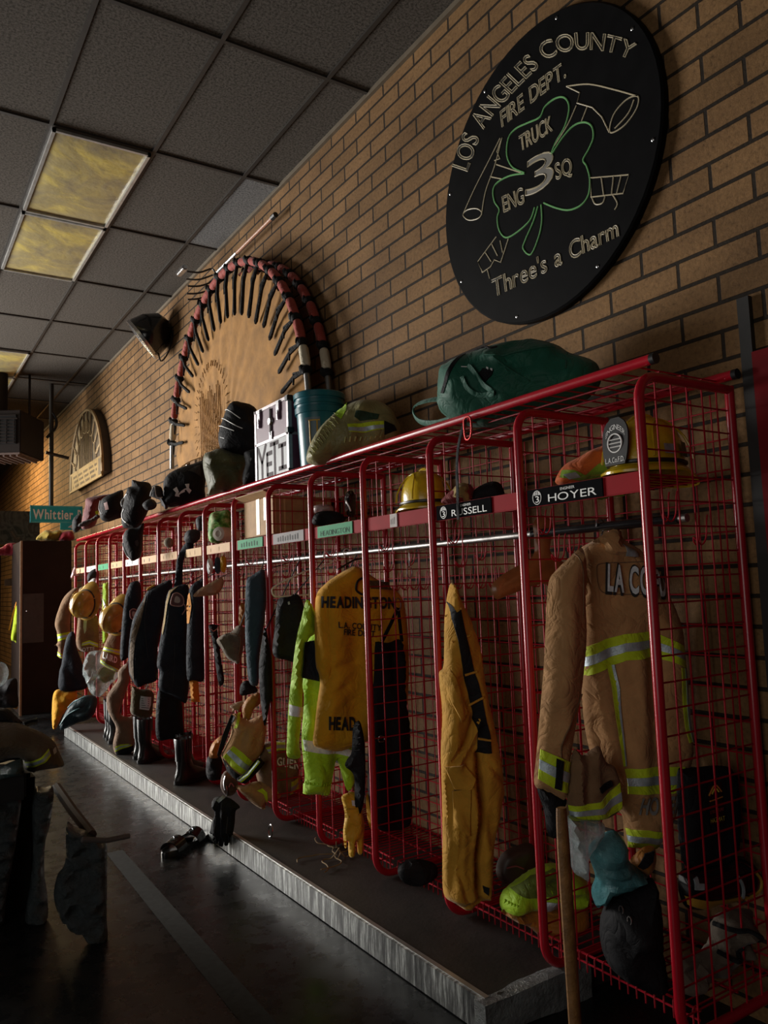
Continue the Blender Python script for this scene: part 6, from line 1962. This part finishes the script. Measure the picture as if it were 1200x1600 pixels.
S.make('wrapped_top', V((-140, 1000), (0, 988), (90, 950), (170, 930), (182, 985), (180, 1040), (90, 1065), (0, 1092), (-140, 1100)), film('teal_dusty_wrap', (.06, .11, .12), .95), .12, .05, parent=bn, wr=(.008, 30, 60), seed=4)
mb = MB(); mb.tube([atY(p, y) for p, y in zip(L3((265, 390), (340, 500), (430, 615)), (4.05, 3.75, 3.50))], .022, 8); mb.build('side_bar', plain('brown_bench_bar', (.05, .03, .018), .6, 0, .2, 10, 0, 0, .2), bn)
mb = MB(); mb.tube([atY((128, 1312), 3.42), atY((168, 1313), 3.44), atY((202, 1306), 3.46)], .011, 8); mb.build('handle', plain('scuffed_handle', (.09, .08, .075), .6), bn)
a = atY((60, 1203), 3.9); b_ = atY((100, 1285), 3.7)
mb = MB(); mb.box((-2.3, 3.74, .50), (-1.82, 4.3, .62), 0, .01); mb.build('bench_top', BLACKP, bn)
MB().box((-2.4, 4.02, FZ), (-1.74, 4.30, .55), 0, .02).build('leg_gap_shade', plain('leg_gap_black', (.008, .008, .008), .8, 0, .1, 10, 0, 0, .1), bn)  # added dark block standing in for the black shade between the legs
# turnout coat draped over the bench
S = Sheet((-1.82, 3.98))
o = S.make('draped_coat', V((-160, 640), (0, 642), (90, 645), (150, 652), (240, 685), (330, 722), (410, 780), (440, 820), (460, 870), (502, 975), (440, 1000), (410, 1005), (330, 1015), (250, 1030), (195, 1005), (170, 935), (100, 925), (0, 950), (-160, 960)), fabric('dim_brown_coat', (.085, .06, .035), .85, .25), .16, .12, wr=(.010, 14, 24), seed=5)
tag(o.obj, 'brown turnout coat with a lime-silver band draped over the bench at the left', 'coat')
o.stripe(V((190, 930), (250, 905), (320, 865), (375, 815)), V((205, 970), (265, 950), (345, 915), (392, 865)), mid=(.25, .7))
o.patch('silver_tab', V((408, 830), (432, 822), (440, 855), (415, 865)), SILVER)
o.line('pocket_edge', V((0, 930), (100, 905), (170, 930)), .006, BLACKC)
S = Sheet((-1.93, 4.10))
o = S.make('dark_hood', V((-120, 645), (-120, 530), (0, 528), (70, 542), (110, 580), (140, 610), (175, 650), (90, 665)), BLACKC, .10, .09, seed=3); tag(o.obj, 'black hood lying on the brown coat at the left edge', 'hood')
mb = MB(); mb.tube([atY(p, 4.15) for p in V((190, 662), (230, 645), (290, 632))], .016, 8); o = mb.build('torch', BLACKG); tag(o, 'small black torch sticking out beside the draped brown coat', 'torch')

# ================================================================ far end of the room
lk = empty('tall_locker', (-.55, 10.9, FZ)); tag(lk, 'tall dark brown cabinet with a grey steel plate beyond the last red locker', 'cabinet')
BRN = plain('dark_brown_locker', (.018, .009, .006), .6, 0, .25, 4, 0, 0, .2)
x0_, x1_ = atY((33, 900), 10.5).x, atY((112, 900), 10.5).x
zt_ = atY((60, 845), 10.5).z
MB().box((x0_, 10.5, FZ), (x1_, 11.3, zt_), 0, .006).build('carcass', BRN, lk, smooth=False)
MB().box((x0_-.012, 10.485, FZ), (x0_+.012, 10.50, zt_), 0).build('edge_highlight', plain('locker_edge_highlight', (.40, .28, .18), .4), lk, smooth=False)  # tan strip put in as the highlight along the left edge
a = atY((36, 928), 10.49); b_ = atY((68, 1003), 10.49)
pl = MB().box((a.x, 10.482, b_.z), (b_.x, 10.497, a.z), 0).build('steel_plate', plain('grey_steel_plate', (.05, .05, .05), .5, .3), lk, smooth=False)
c = atY((42, 955), 10.48); MB().blob(c, (.012, .012, .012), 0, 0, 1, 0, 1).build('lock', STEEL, pl)
lk2 = empty('tall_locker', (-1.6, 11.3, FZ)); tag(lk2, 'dark brown cabinet at the left edge with a small label strip, behind the nearer cabinet', 'cabinet')
MB().box((-2.6, 11.4, FZ), (x0_-.12, 12.0, atY((10, 865), 11.4).z), 0).build('carcass', BRN, lk2, smooth=False)
a = atY((7, 905), 11.4); b_ = atY((28, 915), 11.4); MB().box((a.x, 11.385, b_.z), (b_.x, 11.398, a.z), 0).build('label_strip', plain('tan_label', (.16, .09, .05), .5), lk2, smooth=False)
S = Sheet(cyy((12, 858), 11.3), 0)
o = S.make('red_cloth', [(-40, 868), (-30, 855), (0, 856), (12, 849), (30, 850), (32, 866), (0, 868)], fabric('bright_red_cloth', (.32, .02, .035), .7), .06, .05, seed=2); tag(o.obj, 'red cloth on top of the cabinet at the left edge', 'cloth')
S = Sheet(cyy((24, 970), 10.9), 10)
o = S.make('lime_coat', [(28, 935), (31, 960), (30, 1004), (22, 1002), (17, 998), (20, 975), (22, 960)], LIME, .05, .04, seed=2); tag(o.obj, 'lime coat edge showing just left of the tall cabinet', 'coat')
o.patch('orange_edge', [(28, 932), (24, 950), (15, 985), (13, 985), (20, 955)], ORANGE)
# heap at the foot of the cabinet
S = Sheet((-1.05, 10.1), 20)
o = S.make('dark_heap', V((-60, 430), (-60, 360), (30, 350), (60, 310), (130, 305), (138, 420), (140, 520), (60, 530), (-60, 530)), BLACKC, .2, .15, wr=(.02, 16, 16), seed=4); tag(o.obj, 'dark clothing heap on the floor before the cabinet', 'clothing heap')
S = Sheet((-1.12, 9.75), 20)
o = S.make('clear_bag', V((-50, 180), (0, 172), (45, 190), (68, 250), (55, 310), (20, 355), (-50, 360)), FILM, .14, .11, wr=(.012, 40, 40), seed=4); tag(o.obj, 'clear plastic bag on the dark clothing heap at the left edge', 'plastic bag')
S = Sheet((-.92, 10.2), 20)
o = S.make('orange_cloth', V((80, 505), (100, 465), (136, 465), (136, 535), (95, 530)), MUST, .05, .05, seed=4); tag(o.obj, 'mustard cloth at the bottom corner of the dark clothing heap', 'cloth')
# bundle on the cabinet top
S = Sheet(cyy((95, 838), 10.8), 10)
o = S.make('gear_bundle', CM([(340, 1400), (370, 1350), (430, 1310), (490, 1320), (540, 1310), (580, 1330), (580, 1400), (450, 1410)], 6, 0, 610), fabric('mixed_yellow_cloth', (.42, .30, .05), .7, .4), .12, .08, wr=(.02, 30, 30), seed=4); tag(o.obj, 'yellow and white gear bundle on top of the tall brown cabinet', 'bundle')
S = Sheet(cyy((108, 838), 10.7), 10)
o = S.make('red_bundle', CM([(560, 1410), (570, 1340), (620, 1320), (680, 1325), (690, 1400)], 6, 0, 610), fabric('bright_red_cloth', (.32, .02, .035), .7), .12, .08, seed=4); tag(o.obj, 'dark red bundle on the cabinet top under the street sign', 'bundle')
# street sign on its pipe
SY = 11.1
def sg_(p): return atY(p, SY)
ss = empty('street_sign', (-.3, SY, 2.4)); tag(ss, 'blue-green street name sign with white letters above the brown cabinet', 'street sign')
SB = plain('street_sign_teal', (.012, .46, .58), .5, 0, .1); SWH = plain('street_sign_white', (.9, .92, .92), .5, 0, .05)
a = sg_((47, 790)); b_ = sg_((140, 817)); bx1 = min(b_.x, -.06)
za, zb = sg_((90, 817)).z, sg_((90, 790.5)).z
MB().box((a.x, SY-.012, za), (bx1, SY, zb), 0).build('sign_blade', SB, ss, smooth=False)
mb = MB()
for z in (za, zb-.016): mb.box((a.x, SY-.015, z), (bx1, SY-.011, z+.016), 0)
mb.box((a.x, SY-.015, za), (a.x+.014, SY-.011, zb), 0); mb.build('sign_border', plain('aqua_border', (.10, .55, .62), .4), ss, smooth=False)
H_ = zb-za
w0, w1 = sg_((51, 800)).x, sg_((114, 800)).x
mb = MB(); BOLD[0] = .025
text_map('Whittier', lambda s_, t: Vector((w0+(w1-w0)*s_, SY-.014, za+H_*(.22+.58*t))), mb)
xb = sg_((121, 800)).x
text_map('B', lambda s_, t: Vector((xb+.05*s_, SY-.014, za+H_*(.22+.58*t))), mb); 
mb.build('sign_lettering', SWH, ss, smooth=False)
a2, b2 = sg_((94, 815)), sg_((118, 828))
MB().box((a2.x, SY-.010, b2.z), (bx1, SY-.001, za), 0).build('number_blade', SB, ss, smooth=False)
mb = MB(); text_map('400', lambda s_, t: Vector((sg_((106, 820)).x+.22*s_, SY-.013, b2.z+(za-b2.z)*(.16+.62*t))), mb); BOLD[0] = 0
mb.build('number_lettering', SWH, ss, smooth=False)
pp = atY((80, 700), SY+.05)
MB().tube([(pp.x, SY+.04, zb-.02), (pp.x, SY+.04, CEIL)], .03, 10).build('hanging_pipe', plain('dark_pipe', (.03, .025, .02), .4), ss)
a = atY((70, 708), SY+.04); b_ = atY((106, 717), SY+.04)
MB().tube([(a.x, SY-.02, a.z), (b_.x, SY-.02, b_.z)], .022, 8).build('cross_arm', plain('dark_pipe', (.03, .025, .02)), ss)
P = [atY(p, SY+.02) for p in ((82, 645), (88, 656), (87, 668), (80, 676), (73, 684))]
MB().tube(catmull(P, False, 5), .018, 8).build('cable', BLACKP, ss)
# swirl-patterned board
m, nt, b = nmat('swirl_board_paint'); n1 = noise_node(nt, 2.4, 3, .5); n1.inputs['Distortion'].default_value = 3.0
r = ramp(nt, n1.outputs[0], [(.35, (.025, .02, .018)), (.48, (.13, .115, .10)), (.56, (.05, .04, .035)), (.68, (.16, .10, .07))]); nt.links.new(r.outputs[0], b.inputs['Base Color']); b.inputs['Roughness'].default_value = .4
a = atY((-60, 797), 12.6); b_ = atY((62, 845), 12.6)
o = MB().box((a.x, 12.6, b_.z-.05), (b_.x, 12.64, a.z), 0).build('swirl_board', m, smooth=False); tag(o, 'dark board with marbled grey swirls above the cabinets at the left edge', 'board')
# unit heater hung from the ceiling
hc = atY((32, 673), 10.3)
ht = empty('unit_heater', (hc.x-.1, 10.7, 3.2)); tag(ht, 'boxy dark brown unit heater hanging from the ceiling at the far left', 'heater')
HB = plain('dark_brown_heater', (.018, .012, .010), .6, 0, .2, 5, 0, 0, .2)
z0_, z1_ = atY((32, 706), 10.3).z, atY((32, 640), 10.3).z
MH = Matrix.Translation((hc.x, 10.3, 0)) @ Matrix.Rotation(math.radians(-31), 4, 'Z')
MB().box((-.80, 0, z0_), (0, .72, z1_), 0, .01, MH).build('housing', HB, ht, smooth=False)
mb = MB().box((-.76, -.012, z0_+.10), (-.05, .0, z1_-.06), 0, 0, MH); gb_ = mb.build('grille_back', BLACKP, ht, smooth=False)
mb = MB()
for k in range(9): mb.box((-.76, -.022, z0_+.11+k*.042), (-.05, -.010, z0_+.125+k*.042), 0, 0, MH)
for k in range(8): mb.box((-.74+k*.095, -.026, z0_+.10), (-.732+k*.095, -.018, z1_-.12), 0, 0, MH)
mb.box((-.78, -.026, z1_-.12), (-.03, -.010, z1_-.105), 0, 0, MH)
mb.build('grille', HB, gb_, smooth=False)
mb = MB()
for x, y in ((-.7, .1), (-.1, .5), (-.7, .5)): mb.tube([MH @ Vector((x, y, z1_)), MH @ Vector((x, y, CEIL))], .015, 6)
mb.tube([MH @ Vector((-.45, .35, z1_)), MH @ Vector((-.45, .35, CEIL-.02))], .13, 14); mb.build('hanger_rod', HB, ht)
mb = MB(); mb.box((-.78, .02, z0_-.025), (-.02, .60, z0_-.002), 0, 0, MH)
for k in range(10): mb.box((-.78+k*.08, .02, z0_-.05), (-.76+k*.08, .60, z0_-.02), 0, 0, MH)
mb.build('bottom_louvre', plain('pale_louvre', (.14, .09, .075), .6), ht, smooth=False)

S = Sheet((-.40, 4.78), 20)
o = S.make('dark_bag', W((10, 1190), (30, 1165), (75, 1165), (100, 1190), (95, 1260), (85, 1300), (30, 1305), (8, 1270)), BLACKC, .07, .06, wr=(.012, 40, 40), seed=4); tag(o.obj, 'black bag low behind a red post, under the orange-brown glove bundle', 'bag')

# repeats share a group
GROUPS = {'uniform_jacket': 'dark uniform jackets on the rod', 'fire_helmet': 'yellow fire helmets', 'turnout_coat': 'turnout coats in the lockers', 'leather_glove': 'leather work gloves',
          'slide_sandal': 'pair of slide sandals', 'turnout_trousers': 'turnout trousers', 'tall_locker': 'brown cabinets at the far end', 'coat_hanger': 'hangers on the rod',
          'black_trousers': 'black trousers hanging in the lockers', 'hung_strip': 'cloth strips over the rod', 'safety_vest': 'lime safety vests'}
for o in list(col.objects):
    if o.parent is None and o.get('label') and not o.get('group'):
        g = GROUPS.get(o.name.split('.')[0])
        if g: o['group'] = g
